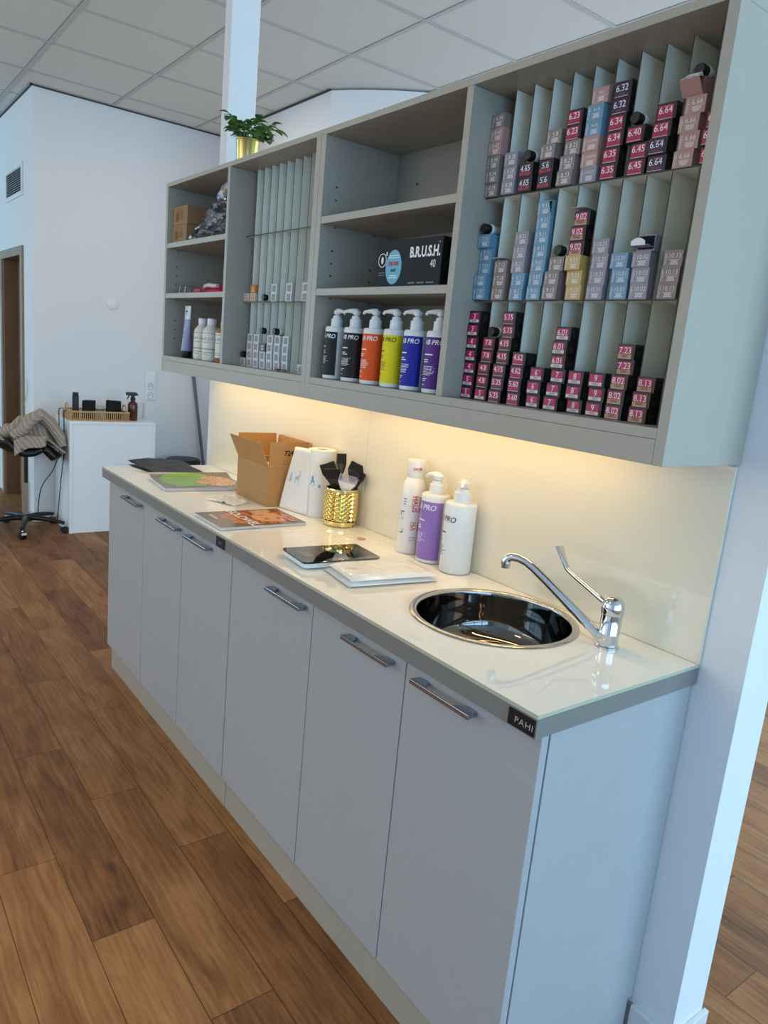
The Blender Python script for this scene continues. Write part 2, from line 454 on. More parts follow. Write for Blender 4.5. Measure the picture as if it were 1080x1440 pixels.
# wooden door in the left wall
WOOD = mat('brown_door_wood', (118, 88, 62), 0.45, vary=0.12, scale=9)
WOOD2 = mat('door_casing_wood', (150, 128, 106), 0.45, vary=0.08, scale=9)
d = MB()
d.box(-3.90, -3.18, -0.085, -0.045, 0.005, 1.985, WOOD)
door = struct('door_1', d)
cs = MB()
cs.box(-3.18, -3.11, -0.203, -0.187, 0, 2.05, WOOD2).box(-3.97, -3.90, -0.203, -0.187, 0, 2.05, WOOD2).box(-3.90, -3.18, -0.203, -0.187, 1.985, 2.05, WOOD2)
cs.box(-3.195, -3.18, -0.187, -0.04, 0, 1.999, WOOD).box(-3.90, -3.885, -0.187, -0.04, 0, 1.999, WOOD).box(-3.885, -3.195, -0.187, -0.04, 1.985, 1.999, WOOD)
cs.build('door_frame', door, bevel=0.002)
MB().tube([(-3.80, -0.087, 1.02), (-3.80, -0.13, 1.02), (-3.70, -0.135, 1.02)], 0.009, CHROME).build('door_handle', door, smooth=40)

# vent grille
vt = thing('vent_grille', 'white framed grey ventilation grille high on the wall above the wooden door', 'vent', (-3.41, -0.187, 2.52))
MB().box(-0.31, 0.31, -0.012, 0, -0.115, -0.085, WHITEP).box(-0.31, 0.31, -0.012, 0, 0.085, 0.115, WHITEP).box(-0.31, -0.275, -0.012, 0, -0.085, 0.085, WHITEP).box(0.275, 0.31, -0.012, 0, -0.085, 0.085, WHITEP).build('frame', vt)
g = MB().box(-0.275, 0.275, -0.002, -0.0005, -0.085, 0.085, DARK)
SLAT = mat('vent_slat', (150, 156, 158), 0.5)
for i in range(11):
    z = -0.08 + i * 0.016
    g.raw([(-0.275, -0.011, z - 0.0065), (0.275, -0.011, z - 0.0065), (0.275, -0.006, z + 0.0045), (-0.275, -0.006, z + 0.0045)], [(0, 1, 2, 3)], SLAT)
g.build('slats', vt)
# thin loop hanging on the wall beside the door
lp = MB().tube([(0.0, -0.012, 0.09 - 0.0 * i) for i in range(1)] + [(0.05 * sin(i * 0.5), -0.010, 0.09 - 0.0225 * i) for i in range(10)], 0.004, mat('pale_wire', (205, 212, 218), 0.4), n=6)
tag(lp.build('wire_hook', smooth=40), 'pale bent wire hook on the blue-lit wall beside the wooden door', 'hook').location = (-3.02, -0.187, 0.98)

# round cover plate
rc = MB().lathe([(0.047, 0), (0.047, 0.006), (0.041, 0.010), (0.0, 0.0105)], WHITEP, 32, Matrix.Rotation(pi / 2, 4, 'Y'))
tag(rc.build('cover_plate', smooth=40), 'round white blank cover plate in the middle of the far wall', 'cover plate').location = (-2.80, 0.375, 1.693)

# switch and double socket
so = thing('socket_plate', 'white vertical plate with light switch over two round power sockets', 'power socket', (-2.80, 0.685, 1.081))
MB().box(0, 0.010, -0.044, 0.044, -0.112, 0.112, WHITEP).build('plate', so, bevel=0.003)
MB().prism([(0.010, 0.042), (0.010, 0.104), (0.016, 0.104), (0.012, 0.042)], 'y', -0.032, 0.032, WHITE).build('switch_rocker', so)
for z in (-0.002, -0.076):
    sk = MB().lathe([(0.030, 0.0101), (0.030, 0.013), (0.026, 0.0135), (0.022, 0.0105), (0.0, 0.0102)], WHITEP, 28, Matrix.Translation((0, 0, z)) @ Matrix.Rotation(pi / 2, 4, 'Y'))
    sk.lathe([(0.0035, 0.0104), (0.0035, 0.0112)], DARK, 8, Matrix.Translation((0, 0.009, z)) @ Matrix.Rotation(pi / 2, 4, 'Y'))
    sk.lathe([(0.0035, 0.0104), (0.0035, 0.0112)], DARK, 8, Matrix.Translation((0, -0.009, z)) @ Matrix.Rotation(pi / 2, 4, 'Y'))
    sk.lathe([(0.0245, 0.0135), (0.0225, 0.0109)], PRINTG, 28, Matrix.Translation((0, 0, z)) @ Matrix.Rotation(pi / 2, 4, 'Y'), cap=False)
    sk.build('socket', so, smooth=40)

# ------------------------------------------------------------------ base cabinets
H = 0.9198
def base_cabinet(x0, x1, doors, label, end_panel, doorsay):
    t = thing('base_cabinet', label, 'cabinet', (x0, -0.22, 0), 0, 'pale grey base cabinets under the worktop')
    X = lambda x: x - x0
    Y = lambda y: y + 0.22
    c = MB()
    c.box(X(x0) + 0.001, X(x0) + 0.019, Y(-0.447), Y(-0.003), 0.1, 0.8745, DOORM)
    if not end_panel: c.box(X(x1) - 0.019, X(x1) - 0.001, Y(-0.447), Y(-0.003), 0.1, 0.8745, DOORM)
    c.box(X(x0) + 0.02, X(x1) - 0.02, Y(-0.447), Y(-0.003), 0.1, 0.118, DOORM)
    c.box(X(x0) + 0.02, X(x1) - 0.02, Y(-0.012), Y(-0.003), 0.118, 0.8745, DOORM)
    c.build('carcass', t)
    if end_panel:
        MB().prism([(Y(-0.447), 0.1), (Y(-0.447), 0.8745), (Y(-0.003), 0.8745), (Y(-0.003), 0.092), (Y(-0.020), 0.092), (Y(-0.020), 0.0), (Y(-0.43), 0.0), (Y(-0.43), 0.1)], 'x', X(x1) - 0.019, X(x1) - 0.001, DOORM).build('end_panel', t, bevel=0.001)
    MB().box(X(x0) + (0.012 if x0 < 0.1 else 0.0015), X(x1) - (0.02 if end_panel else 0.0015), Y(-0.4521), Y(-0.436), 0.0, 0.099, GREY).build('plinth', t, bevel=0.001)
    for (a, b, h0, h1) in doors:
        d = MB().box(X(a) + 0.0018, X(b) - 0.0018, Y(-0.4691), Y(-0.4505), 0.1116, 0.8725, DOORM).build('door', t, bevel=0.0012)
        zc = 0.8375
        h = MB()
        ya, yb = Y(-0.4692), Y(-0.4975)
        # two wedge feet and a flat grip bar
        h.prism([(X(h0), yb), (X(h0), yb + 0.004), (X(h0) + 0.004, ya), (X(h0) + 0.030, ya), (X(h0) + 0.048, yb + 0.004), (X(h1) - 0.048, yb + 0.004), (X(h1) - 0.030, ya), (X(h1) - 0.004, ya), (X(h1), yb + 0.004), (X(h1), yb)], 'z', zc - 0.005, zc + 0.005, BRUSHED)
        h.build('handle', d, bevel=0.0012)
    return t
base_cabinet(0.0, 1.2162, [(0.0, 0.4355, 0.235, 0.425), (0.4355, 0.825, 0.635, 0.815), (0.825, 1.2162, 0.885, 1.075)],
    'far pale grey base cabinet with three doors, under the magazines', False, '')
base_cabinet(1.2172, 2.4485, [(1.2172, 1.6878, 1.475, 1.662), (1.6878, 2.0693, 1.855, 2.035), (2.0693, 2.4485, 2.115, 2.293)],
    'near pale grey base cabinet with three doors and bare end panel, under the sink', True, '')

# ------------------------------------------------------------------ worktops
SX, SY, SR = 2.063, -0.215, 0.1965
def worktop(x0, x1, label, hole, bx0, bx1, word):
    t = thing('worktop', label, 'worktop', (x0, -0.25, 0.8752), 0, 'glass-topped grey worktops')
    X = lambda x: x - x0
    yf, yb = -0.251, 0.2485
    b = MB(); g = MB()
    if hole:
        plate_with_hole(b, 0.0005, X(x1), yf, yb, 0.0, 0.0366, X(SX), SY + 0.25, SR - 0.015, EDGE, EDGE)
        plate_with_hole(g, 0.0006, X(x1) - 0.0005, yf + 0.0005, yb, 0.0368, H - 0.8752, X(SX), SY + 0.25, SR - 0.012, GLASSTOP, GLASSEDGE)
    else:
        b.box(0, X(x1) - 0.0005, yf, yb, 0, 0.0366, EDGE)
        g.box(0.0005, X(x1) - 0.0006, yf + 0.0005, yb, 0.0368, H - 0.8752, GLASSTOP)
        g.box(0.0005, X(x1) - 0.0012, yf + 0.0002, yf + 0.0004, 0.037, H - 0.8757, GLASSEDGE)
    b.build('board', t, bevel=0.0 if hole else 0.001)
    g.build('glass_top', t, label='glossy cream glass sheet')
    p = MB().box(X(bx0), X(bx1), yf - 0.003, yf - 0.0003, 0.004, 0.034, BLACK)
    if word: front_text(p, word, 0.0165, X(bx0) + (bx1 - bx0) * 0.62, yf - 0.0034, 0.018, mat('pale_badge_lettering', (170, 175, 178), 0.4), space=1.1, sx=1.15)
    else: front_text(p, 'PAHI', 0.008, X(bx0) + (bx1 - bx0) * 0.5, yf - 0.0034, 0.019, mat('pale_badge_lettering', (170, 175, 178), 0.4), space=1.1)
    p.build('badge', t, label='small black badge')
    return t
worktop(0.0, 1.2345, 'far half of the glossy cream worktop, carrying magazines and cardboard box', False, 1.172, 1.228, '')
worktop(1.2352, 2.4566, 'near half of the glossy cream worktop, with the round sink let into it', True, 2.394, 2.4535, 'PAHI')

# ------------------------------------------------------------------ splashback
t = MB().box(-0.0066, 1.2225, -0.009, -0.001, H + 0.0006, 1.3360, SPLASH).build('splashback', bevel=0.001)
tag(t, 'far cream glass wall panel behind the cardboard box and paper roll', 'splashback', 'cream glass splashback panels')
t = MB().box(1.2240, 2.4566, -0.009, -0.001, H + 0.0006, 1.3360, SPLASH).build('splashback', bevel=0.001)
tag(t, 'near cream glass wall panel behind the sink tap and pump bottles', 'splashback', 'cream glass splashback panels')

# ------------------------------------------------------------------ sink and tap
t = thing('sink', 'round polished steel sink basin let into the near worktop', 'sink', (SX, SY, H))
rim = [(0.1785, -0.002), (0.1795, 0.0022), (0.183, 0.004), (0.190, 0.0042), (0.1945, 0.003), (0.1965, 0.0004)]
MB().lathe(rim, mat('satin_steel_rim', (200, 196, 190), 0.22, metal=1.0), 96, cap=False).build('rim', t, smooth=50)
bowl = [(0.1785, -0.002), (0.177, -0.010), (0.174, -0.045), (0.168, -0.085), (0.155, -0.107), (0.135, -0.117), (0.10, -0.121), (0.03, -0.125), (0.022, -0.127)]
MB().lathe(bowl[::-1], STEEL, 96, cap=False).build('basin', t, smooth=60)
MB().lathe([(0.0, -0.1245), (0.018, -0.1245), (0.022, -0.1262), (0.022, -0.130), (0.0, -0.131)], CHROME, 32, cap=False).build('drain', t, smooth=40)

t = thing('tap', 'chrome mixer tap with long angled spout and elbow lever beside the sink', 'tap', (2.305, -0.113, H))
MB().lathe([(0.0255, 0.0003), (0.0255, 0.004), (0.0225, 0.007), (0.0222, 0.030), (0.0228, 0.031), (0.0228, 0.033), (0.0222, 0.034), (0.0222, 0.074)], CHROME, 40).build('body', t, smooth=35)
MB().lathe([(0.0225, 0.0745), (0.0238, 0.077), (0.0242, 0.088), (0.0232, 0.098), (0.019, 0.107), (0.012, 0.113), (0.0, 0.115)], CHROME, 40).build('cartridge_dome', t, smooth=50)
def off(p): return (p[0] - 2.305, p[1] + 0.113, p[2] - H)
sp = [off(p) for p in [(2.291, -0.1198, 0.9395), (2.2843, -0.123, 0.9425), (2.2217, -0.1533, 0.9929), (2.1738, -0.1765, 1.033), (2.142, -0.1919, 1.0575), (2.126, -0.1996, 1.0675), (2.110, -0.2074, 1.0722), (2.096, -0.2142, 1.0718), (2.0875, -0.2183, 1.067), (2.0845, -0.2198, 1.060), (2.084, -0.220, 1.055)]]
MB().tube(sp, [0.0115, 0.0112, 0.0105, 0.0100, 0.0097, 0.0096, 0.0096, 0.0098, 0.0102, 0.0108, 0.0108], CHROME, 20).build('spout', t, smooth=45)
MB().lathe([(0.0, -0.0), (0.0088, 0.0), (0.0112, 0.001), (0.0112, 0.012), (0.0, 0.0125)], CHROME, 24, Matrix.Translation(off((2.084, -0.220, 1.0435)))).build('aerator', t, smooth=35)
lv = [off(p) for p in [(2.296, -0.113, 1.006), (2.2817, -0.113, 1.014), (2.2413, -0.113, 1.0285), (2.1994, -0.113, 1.0436), (2.1800, -0.113, 1.0515), (2.1690, -0.113, 1.0590), (2.1575, -0.113, 1.0720), (2.1430, -0.113, 1.0910)]]
lm = MB().tube(lv[:6], [0.007, 0.0065, 0.0055, 0.0053, 0.0054, 0.0058], CHROME, 16)
# flattened paddle at the end of the lever
def paddle(u, v):
    c = Vector(off((2.1700, -0.113, 1.0582))).lerp(Vector(off((2.1415, -0.113, 1.0985))), v)
    w = 0.0058 + 0.0085 * v ** 1.3
    th = 0.0058 - 0.0012 * v
    ax = Vector((0.0407, 0, 0.0287)).normalized()
    a = 2 * pi * u
    return c + Vector((0, 1, 0)) * w * cos(a) + ax * th * sin(a) + Vector((0, 0, 1)) * (0.003 * v * cos(a) ** 2)
lm.grid(paddle, 20, 8, CHROME)
lm.face([paddle(i / 20, 1) for i in range(20)], CHROME)
lm.build('lever', t, smooth=45)

# ------------------------------------------------------------------ warm light strip
ls = MB().box(0.045, 2.255, -0.137, -0.123, 1.3805, 1.3850, WHITEP)
ls.face([(0.05, -0.135, 1.3803), (0.05, -0.125, 1.3803), (2.25, -0.125, 1.3803), (2.25, -0.135, 1.3803)], mat('warm_led', (255, 225, 170), 0.5, emit=(1.0, 0.73, 0.37), strength=5.0))
tag(ls.build('light_strip'), 'warm light strip fixed under the grey wall cabinets', 'light strip')

# ------------------------------------------------------------------ wall cabinets
CY = -0.2707           # front plane
Z0, Z1 = 1.340, 2.0925
ZB, ZT = 1.4050, 2.0765
def pin(mb, x, y, z, sgn):
    mb.lathe([(0.0028, 0.0), (0.0028, 0.0006)], DARK, 8, Matrix.Translation((x, y, z)) @ Matrix.Rotation(sgn * pi / 2, 4, 'Y'))
def wall_cabinet(x0, x1, lt, rt, div, open_bay, rack_bay, pitch, label):
    t = thing('wall_cabinet', label, 'cabinet', (x0, 0.0, Z0), 0, 'grey open wall cabinets')
    def b(a, c, y0, y1, z0, z1, m, mb=None):
        mb = mb or MB(); return mb.box(a - x0, c - x0, y0, y1, z0 - Z0, z1 - Z0, m)
    b(x0, lt, CY, -0.001, Z0, Z1 - 0.016, GREY).build('side_panel', t, bevel=0.0008)
    b(rt, x1, CY, -0.001, Z0, Z1 - 0.016, GREY).build('side_panel', t, bevel=0.0008)
    b(x0, x1, CY, -0.001, Z1 - 0.0158, Z1, GREY).build('top_panel', t, bevel=0.0008)
    b(lt + .0003, rt - .0003, CY + 0.0006, -0.012, 1.3857, ZB, GREY).build('bottom_panel', t, bevel=0.0008)
    b(lt + .0003, rt - .0003, CY, CY + 0.018, Z0, 1.3853, GREY).build('fascia', t, bevel=0.0008)
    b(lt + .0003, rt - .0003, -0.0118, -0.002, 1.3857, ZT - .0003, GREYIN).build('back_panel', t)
    b(div[0], div[1], CY, -0.0122, ZB + .0003, ZT - .0003, GREY).build('divider', t, bevel=0.0008)
    o0, o1 = open_bay
    for z in (1.8575, 1.6590):
        b(o0 + .0006, o1 - .0006, CY + 0.001, -0.0122, z - 0.0195, z, GREY).build('shelf', t, bevel=0.0008)
    pm = MB()
    for y in (-0.225, -0.085):
        for z in (1.478, 1.515, 1.552, 1.70, 1.735, 1.77, 1.91, 1.945) if y < -0.2 else (1.515, 1.70, 1.735, 1.91):
            pin(pm, o0 - x0 + 0.0001, y, z - Z0, 1)
    pm.lathe([(0.004, 0.0), (0.004, 0.0006)], DARK, 8, Matrix.Translation((o0 - x0 + 0.10, -0.0119, 1.985 - Z0)) @ Matrix.Rotation(pi / 2, 4, 'X'))
    pm.build('pin_holes', t)
    sp_ = MB()
    for z in (1.838, 1.6395):
        for y in (-0.225, -0.085):
            sp_.lathe([(0.003, 0.0), (0.003, 0.009)], CHROME, 8, Matrix.Translation((o0 - x0 + 0.0002, y, z - 0.0035 - Z0)) @ Matrix.Rotation(pi / 2, 4, 'Y'))
    sp_.build('shelf_pins', t, label='tiny metal shelf pins')
    r0, r1 = rack_bay
    n = int(round((r1 - r0) / pitch)) - 1
    for i in range(1, n + 1):
        x = r0 + i * pitch
        m = b(x - 0.0009, x + 0.0009, -0.1925, -0.0122, ZB + .0004, ZT - .0008, RACK)
        b(x - 0.0010, x + 0.0010, -0.1932, -0.1925, ZB + .0004, ZT - .0008, RACKEDGE, m)
        m.build('rack_sheet', t)
    for z in (1.8560, 1.6310):
        m = MB()
        b(r0 + .0008, r1 - .0008, -0.1990, -0.0122, z - 0.0012, z + 0.0010, RACK, m)
        b(r0 + .0008, r1 - .0008, -0.2000, -0.1990, z - 0.0014, z + 0.0012, RACKEDGE, m)
        m.build('rack_shelf', t)
    return t
wall_cabinet(0.0357, 1.2355, 0.0565, 1.2103, (0.6215, 0.641), (0.0565, 0.6215), (0.641, 1.2103), 0.05176,
    'far grey open wall cabinet, with foil and white bottles at its far end')
wall_cabinet(1.2365, 2.4609, 1.2620, 2.4400, (1.8412, 1.8620), (1.2620, 1.8412), (1.8620, 2.4400), 0.05254,
    'near grey open wall cabinet, with pump bottles and a rack full of numbered cartons')

# ------------------------------------------------------------------ colour cartons
W_, D_, H_ = 0.0385, 0.145, 0.0286
def cmat(n, rgb): return mat('carton_' + n, rgb, 0.42, vary=0.02, scale=40)
KIND = {
 'taupe': (cmat('taupe', (134, 121, 116)), 'taupe'), 'pink': (cmat('pink', (178, 138, 131)), 'dusty pink'),
 'lilac': (cmat('lilac', (142, 137, 148)), 'lilac grey'), 'blue': (cmat('blue', (104, 146, 172)), 'light blue'),
 'gold': (cmat('gold', (194, 163, 98)), 'gold'),
 'black': (cmat('black', (17, 16, 17)), 'black'), 'white': (cmat('white', (200, 200, 200)), 'white'),
 'orange': (cmat('orange', (205, 130, 48)), 'orange'), 'brown': (cmat('brown', (84, 72, 68)), 'dark brown'),
}
MAG = mat('magenta_label', (178, 28, 82), 0.4); PURP = mat('purple_label', (52, 34, 76), 0.4)
REDB = mat('red_band', (176, 34, 62), 0.4); TAN = mat('tan_band', (178, 142, 96), 0.4); BRN = mat('brown_band', (92, 58, 50), 0.4)
WB = mat('white_band', (206, 203, 206), 0.4); DIMW = mat('dim_print', (232, 228, 226), 0.5)
_body = {}
def body_mesh(k):
    if k not in _body:
        m = MB().box(-W_ / 2, W_ / 2, 0, D_, 0, H_, KIND[k][0])
        if k == 'black':
            # glossy flap line and tone-on-tone print on the side
            gp = mat('glossy_black_print', (38, 38, 40), 0.2)
            m.box(W_ / 2, W_ / 2 + 0.0002, 0.010, 0.030, 0.021, 0.0235, PRINTG if False else gp)
            m.box(W_ / 2, W_ / 2 + 0.0002, 0.008, 0.034, 0.005, 0.018, gp)
        _body[k] = m.mesh('carton')
    return _body[k]
_front = {}
def front_mesh(num, kind):
    key = (num, kind)
    if key in _front: return _front[key]
    m = MB(); rnd = random.Random(num + kind)
    base = kind.split()[-1] if kind.split()[0] == 'open' else kind.split()[0]
    y = -0.0004
    if base in ('magenta', 'purple', 'plum'):
        x0, x1, z0, z1 = -0.0172, 0.0132, 0.0022, 0.0248
        bgm = MAG if base == 'magenta' else PURP
        m.box(x0, x1, y, 0.0002, z0, z1, bgm)
        front_text(m, num, 0.0165, (x0 + x1) / 2, y - 0.0003, z0 + 0.0140, WHITE)
        for i in range(2):
            m.box((x0 + x1) / 2 - 0.004, (x0 + x1) / 2 + 0.009, y - 0.0002, y, z1 - 0.0022 - i * 0.0014, z1 - 0.0015 - i * 0.0014, mat('rose_print', (214, 120, 150), 0.5))
        band = {'white': WB, 'tan': TAN, 'brown': BRN}.get(kind.split()[-1], None)
        if base == 'plum': band = REDB
        if band: m.box(x0, x1, y - 0.0002, y, z0 + 0.0008, z0 + 0.0072, band)
        for i in range(3):
            w = rnd.uniform(0.005, 0.010)
            m.box((x0 + x1) / 2 - w, (x0 + x1) / 2 + w, y - 0.0004, y - 0.0002, z0 + 0.0022 + i * 0.0016, z0 + 0.0030 + i * 0.0016, PRINTG if band is WB else mat('faint_label_print', (120, 60, 78), 0.5) if band is None else mat('dark_band_print', (70, 52, 48), 0.5))
        if band is None or band is TAN or band is BRN:
            m.box(x0, x1, y - 0.0002, y, z0 - 0.0008, z0 + 0.0004, mat('pale_lower_edge', (220, 170, 176), 0.5))
    else:
        sz = 0.0125 if len(num) < 5 else 0.0118
        word = num.isalpha()
        front_text(m, num, 0.0072 if word else sz, 0.003, y, 0.0185, DIMW)
        front_text_up(m, 'Dialight', 0.0068, -0.0150, y, 0.0135, DIMW)
        for i in range(5):
            w = rnd.uniform(0.006, 0.0095)
            m.box(0.003 - w, 0.003 + w, y, 0.0, 0.0035 + i * 0.0017, 0.0044 + i * 0.0017, DIMW)
        m.box(-0.009, 0.0155, y + 0.0003, 0.0, 0.0122, 0.0126, DIMW)
    _front[key] = m.mesh('printed_end')
    return _front[key]
LEVEL = {'top': (1.8572, 'top'), 'middle': (1.6322, 'middle'), 'bottom': (1.4053, 'bottom')}
ORD = ['first', 'second', 'third', 'fourth', 'fifth', 'sixth', 'seventh', 'eighth', 'ninth', 'tenth', 'last']
RANK = {2: ['lower', 'upper'], 3: ['lowest', 'middle', 'topmost'], 4: ['lowest', 'second', 'third', 'topmost'], 5: ['lowest', 'second', 'third', 'fourth', 'topmost']}
NUMW = {2: 'two', 3: 'three', 4: 'four', 5: 'five'}
COLUMNS=[
('top',0,[('8.34','taupe',1.8828,-0.2063),('8.34','taupe',1.8828,-0.2091),('8.34','taupe',1.8828,-0.2091),('8.43','pink',1.8830,-0.2102),('8.43','pink',1.8828,-0.2074),('4.34','taupe',1.8828,-0.2080)]),
('top',1,[('8.28','lilac',1.9353,-0.2074),('8.28','lilac',1.9354,-0.2063),('8.28','lilac',1.9354,-0.2068)]),
('top',2,[('4.65','plum',1.9878,-0.2085),('4.65','plum',1.9878,-0.2097)]),
('top',3,[('5.6','plum',2.0404,-0.2063),('5.6','plum',2.0403,-0.2057),('5.8','taupe',2.0405,-0.2074),('5.8','taupe',2.0462,-0.2000)]),
('top',4,[('8.23','taupe',2.0928,-0.2068),('8.23','taupe',2.0929,-0.2028),('8.23','taupe',2.0987,-0.2000),('6.23','magenta',2.0961,-0.2000),('6.23','magenta',2.0961,-0.2000)]),
('top',5,[('VIOLET','lilac',2.1480,-0.2000),('COPPER','pink',2.1456,-0.2000),('COPPER','pink',2.1453,-0.2011),('BLUE','blue',2.1453,-0.2000),('BLUE','blue',2.1453,-0.2000),('RED','pink',2.1519,-0.2000)]),
('top',6,[('6.35','magenta',2.1978,-0.2011),('6.35','magenta',2.1979,-0.2006),('6.34','magenta',2.2016,-0.2000),('6.34','magenta',2.2014,-0.2000),('6.32','purple',2.2039,-0.2000),('6.32','purple',2.2045,-0.2000)]),
('top',7,[('6.45','magenta',2.2589,-0.2000),('6.45','magenta',2.2602,-0.1986),('6.40','magenta',2.2503,-0.2040)]),
('top',8,[('6.64','purple',2.3028,-0.2000),('6.64','purple',2.3028,-0.2046),('6.64','magenta',2.3030,-0.2000),('6.64','magenta',2.3075,-0.2000)]),
('top',9,[('6.66','pink',2.3553,-0.2000),('6.66','pink',2.3609,-0.2000),('6.66','pink',2.3559,-0.2000),('6.66','pink',2.3632,-0.2000),('6.66','open pink',2.3561,-0.2000)]),
('top',10,[('6.66','magenta',2.4078,-0.2017),('6.66','magenta',2.4078,-0.2051),('6.66','magenta',2.4083,-0.2000)]),
('middle',0,[('7.01','blue',1.8830,-0.2080),('7.01','blue',1.8828,-0.2091),('7.01','blue',1.8835,-0.2000),('7.11','blue',1.8833,-0.2000),('7.11','blue',1.8828,-0.2097)]),
('middle',1,[('7.18','taupe',1.9353,-0.2000),('7.18','taupe',1.9360,-0.2000),('7.12','taupe',1.9359,-0.2000)]),
('middle',2,[('8.1','blue',1.9916,-0.2000),('8.1','blue',1.9932,-0.2000),('8.21','lilac',1.9881,-0.2000),('8.21','lilac',1.9886,-0.2000),('8.21','lilac',1.9902,-0.2000)]),
('middle',3,[('9.01','blue',2.0432,-0.2000),('9.01','blue',2.0453,-0.2000),('9.01','blue',2.0468,-0.2000),('9.11','blue',2.0470,-0.2000),('9.11','blue',2.0471,-0.2000),('9.11','blue',2.0469,-0.2000),('9.11','open blue',2.0459,-0.2000)]),
('middle',4,[('9.13','taupe',2.0928,-0.2057),('9.13','taupe',2.0929,-0.2040),('9.13','taupe',2.0975,-0.2000)]),
('middle',5,[('9.03','gold',2.1517,-0.2000),('9.03','gold',2.1490,-0.2000),('9.03','gold',2.1453,-0.2063),('9.02','magenta tan',2.1453,-0.2006),('9.02','magenta tan',2.1453,-0.2017),('9.02','magenta tan',2.1489,-0.2000)]),
('middle',6,[('10.21','lilac',2.2046,-0.2000),('10.21','lilac',2.2064,-0.2000),('10.21','lilac',2.2071,-0.2000),('10.21','lilac',2.2044,-0.2000)]),
('middle',7,[('10.01','blue',2.2603,-0.1995),('10.01','blue',2.2599,-0.2000),('10.01','blue',2.2526,-0.2000)]),
('middle',8,[('10.02','lilac',2.3059,-0.2000),('10.02','lilac',2.3049,-0.2000),('10.02','lilac',2.3028,-0.2017),('10.02','open lilac',2.3076,-0.2000)]),
('middle',9,[('10.13','taupe',2.3653,-0.1986),('10.13','taupe',2.3651,-0.1968),('10.13','taupe',2.3653,-0.1945)]),
('bottom',0,[('5','magenta white',1.8828,-0.2108),('5','magenta white',1.8828,-0.2102),('4','magenta white',1.8828,-0.2091),('4','magenta white',1.8829,-0.2108),('4','magenta white',1.8830,-0.2102),('3','magenta white',1.8828,-0.2119),('3','magenta white',1.8828,-0.2097)]),
('bottom',1,[('5','magenta white',1.9354,-0.2159),('4.8','magenta brown',1.9354,-0.2148),('4.8','magenta brown',1.9353,-0.2142),('7.8','magenta brown',1.9354,-0.2091),('7.8','magenta brown',1.9353,-0.2074)]),
('bottom',2,[('5.25','magenta brown',1.9879,-0.2228),('5.25','magenta brown',1.9878,-0.2188),('4.15','magenta brown',1.9878,-0.2176),('4.15','magenta brown',1.9880,-0.2119),('4.15','magenta brown',1.9878,-0.2091),('5.15','magenta brown',1.9879,-0.2034),('5.15','magenta brown',1.9878,-0.2051)]),
('bottom',3,[('5.60','magenta',2.0403,-0.2171),('5.60','magenta',2.0403,-0.2188),('4.62','magenta',2.0403,-0.2165),('4.62','magenta',2.0403,-0.2142)]),
('bottom',4,[('6','magenta white',2.0930,-0.2114),('6','magenta white',2.0929,-0.2142),('6','magenta white',2.0928,-0.2091)]),
('bottom',5,[('7','magenta white',2.1454,-0.2159),('7','magenta white',2.1455,-0.2114),('7','magenta white',2.1453,-0.2028),('6.01','magenta white',2.1454,-0.2091),('6.01','magenta white',2.1455,-0.2102),('6.01','magenta white',2.1453,-0.2034)]),
('bottom',6,[('8','magenta white',2.1979,-0.2023),('8','magenta white',2.1978,-0.2114),('8','magenta white',2.1978,-0.2097)]),
('bottom',7,[('9','magenta white',2.2503,-0.2074),('9','magenta white',2.2503,-0.2051),('9','magenta white',2.2503,-0.2102)]),
('bottom',8,[('8.02','magenta tan',2.3028,-0.2148),('8.02','magenta tan',2.3029,-0.2142),('8.02','magenta tan',2.3028,-0.2102),('7.23','magenta tan',2.3040,-0.2000),('7.23','magenta tan',2.3029,-0.2028)]),
('bottom',9,[('8.13','magenta tan',2.3553,-0.2131),('8.13','magenta tan',2.3553,-0.2080),('8.13','magenta tan',2.3553,-0.2000)]),
]

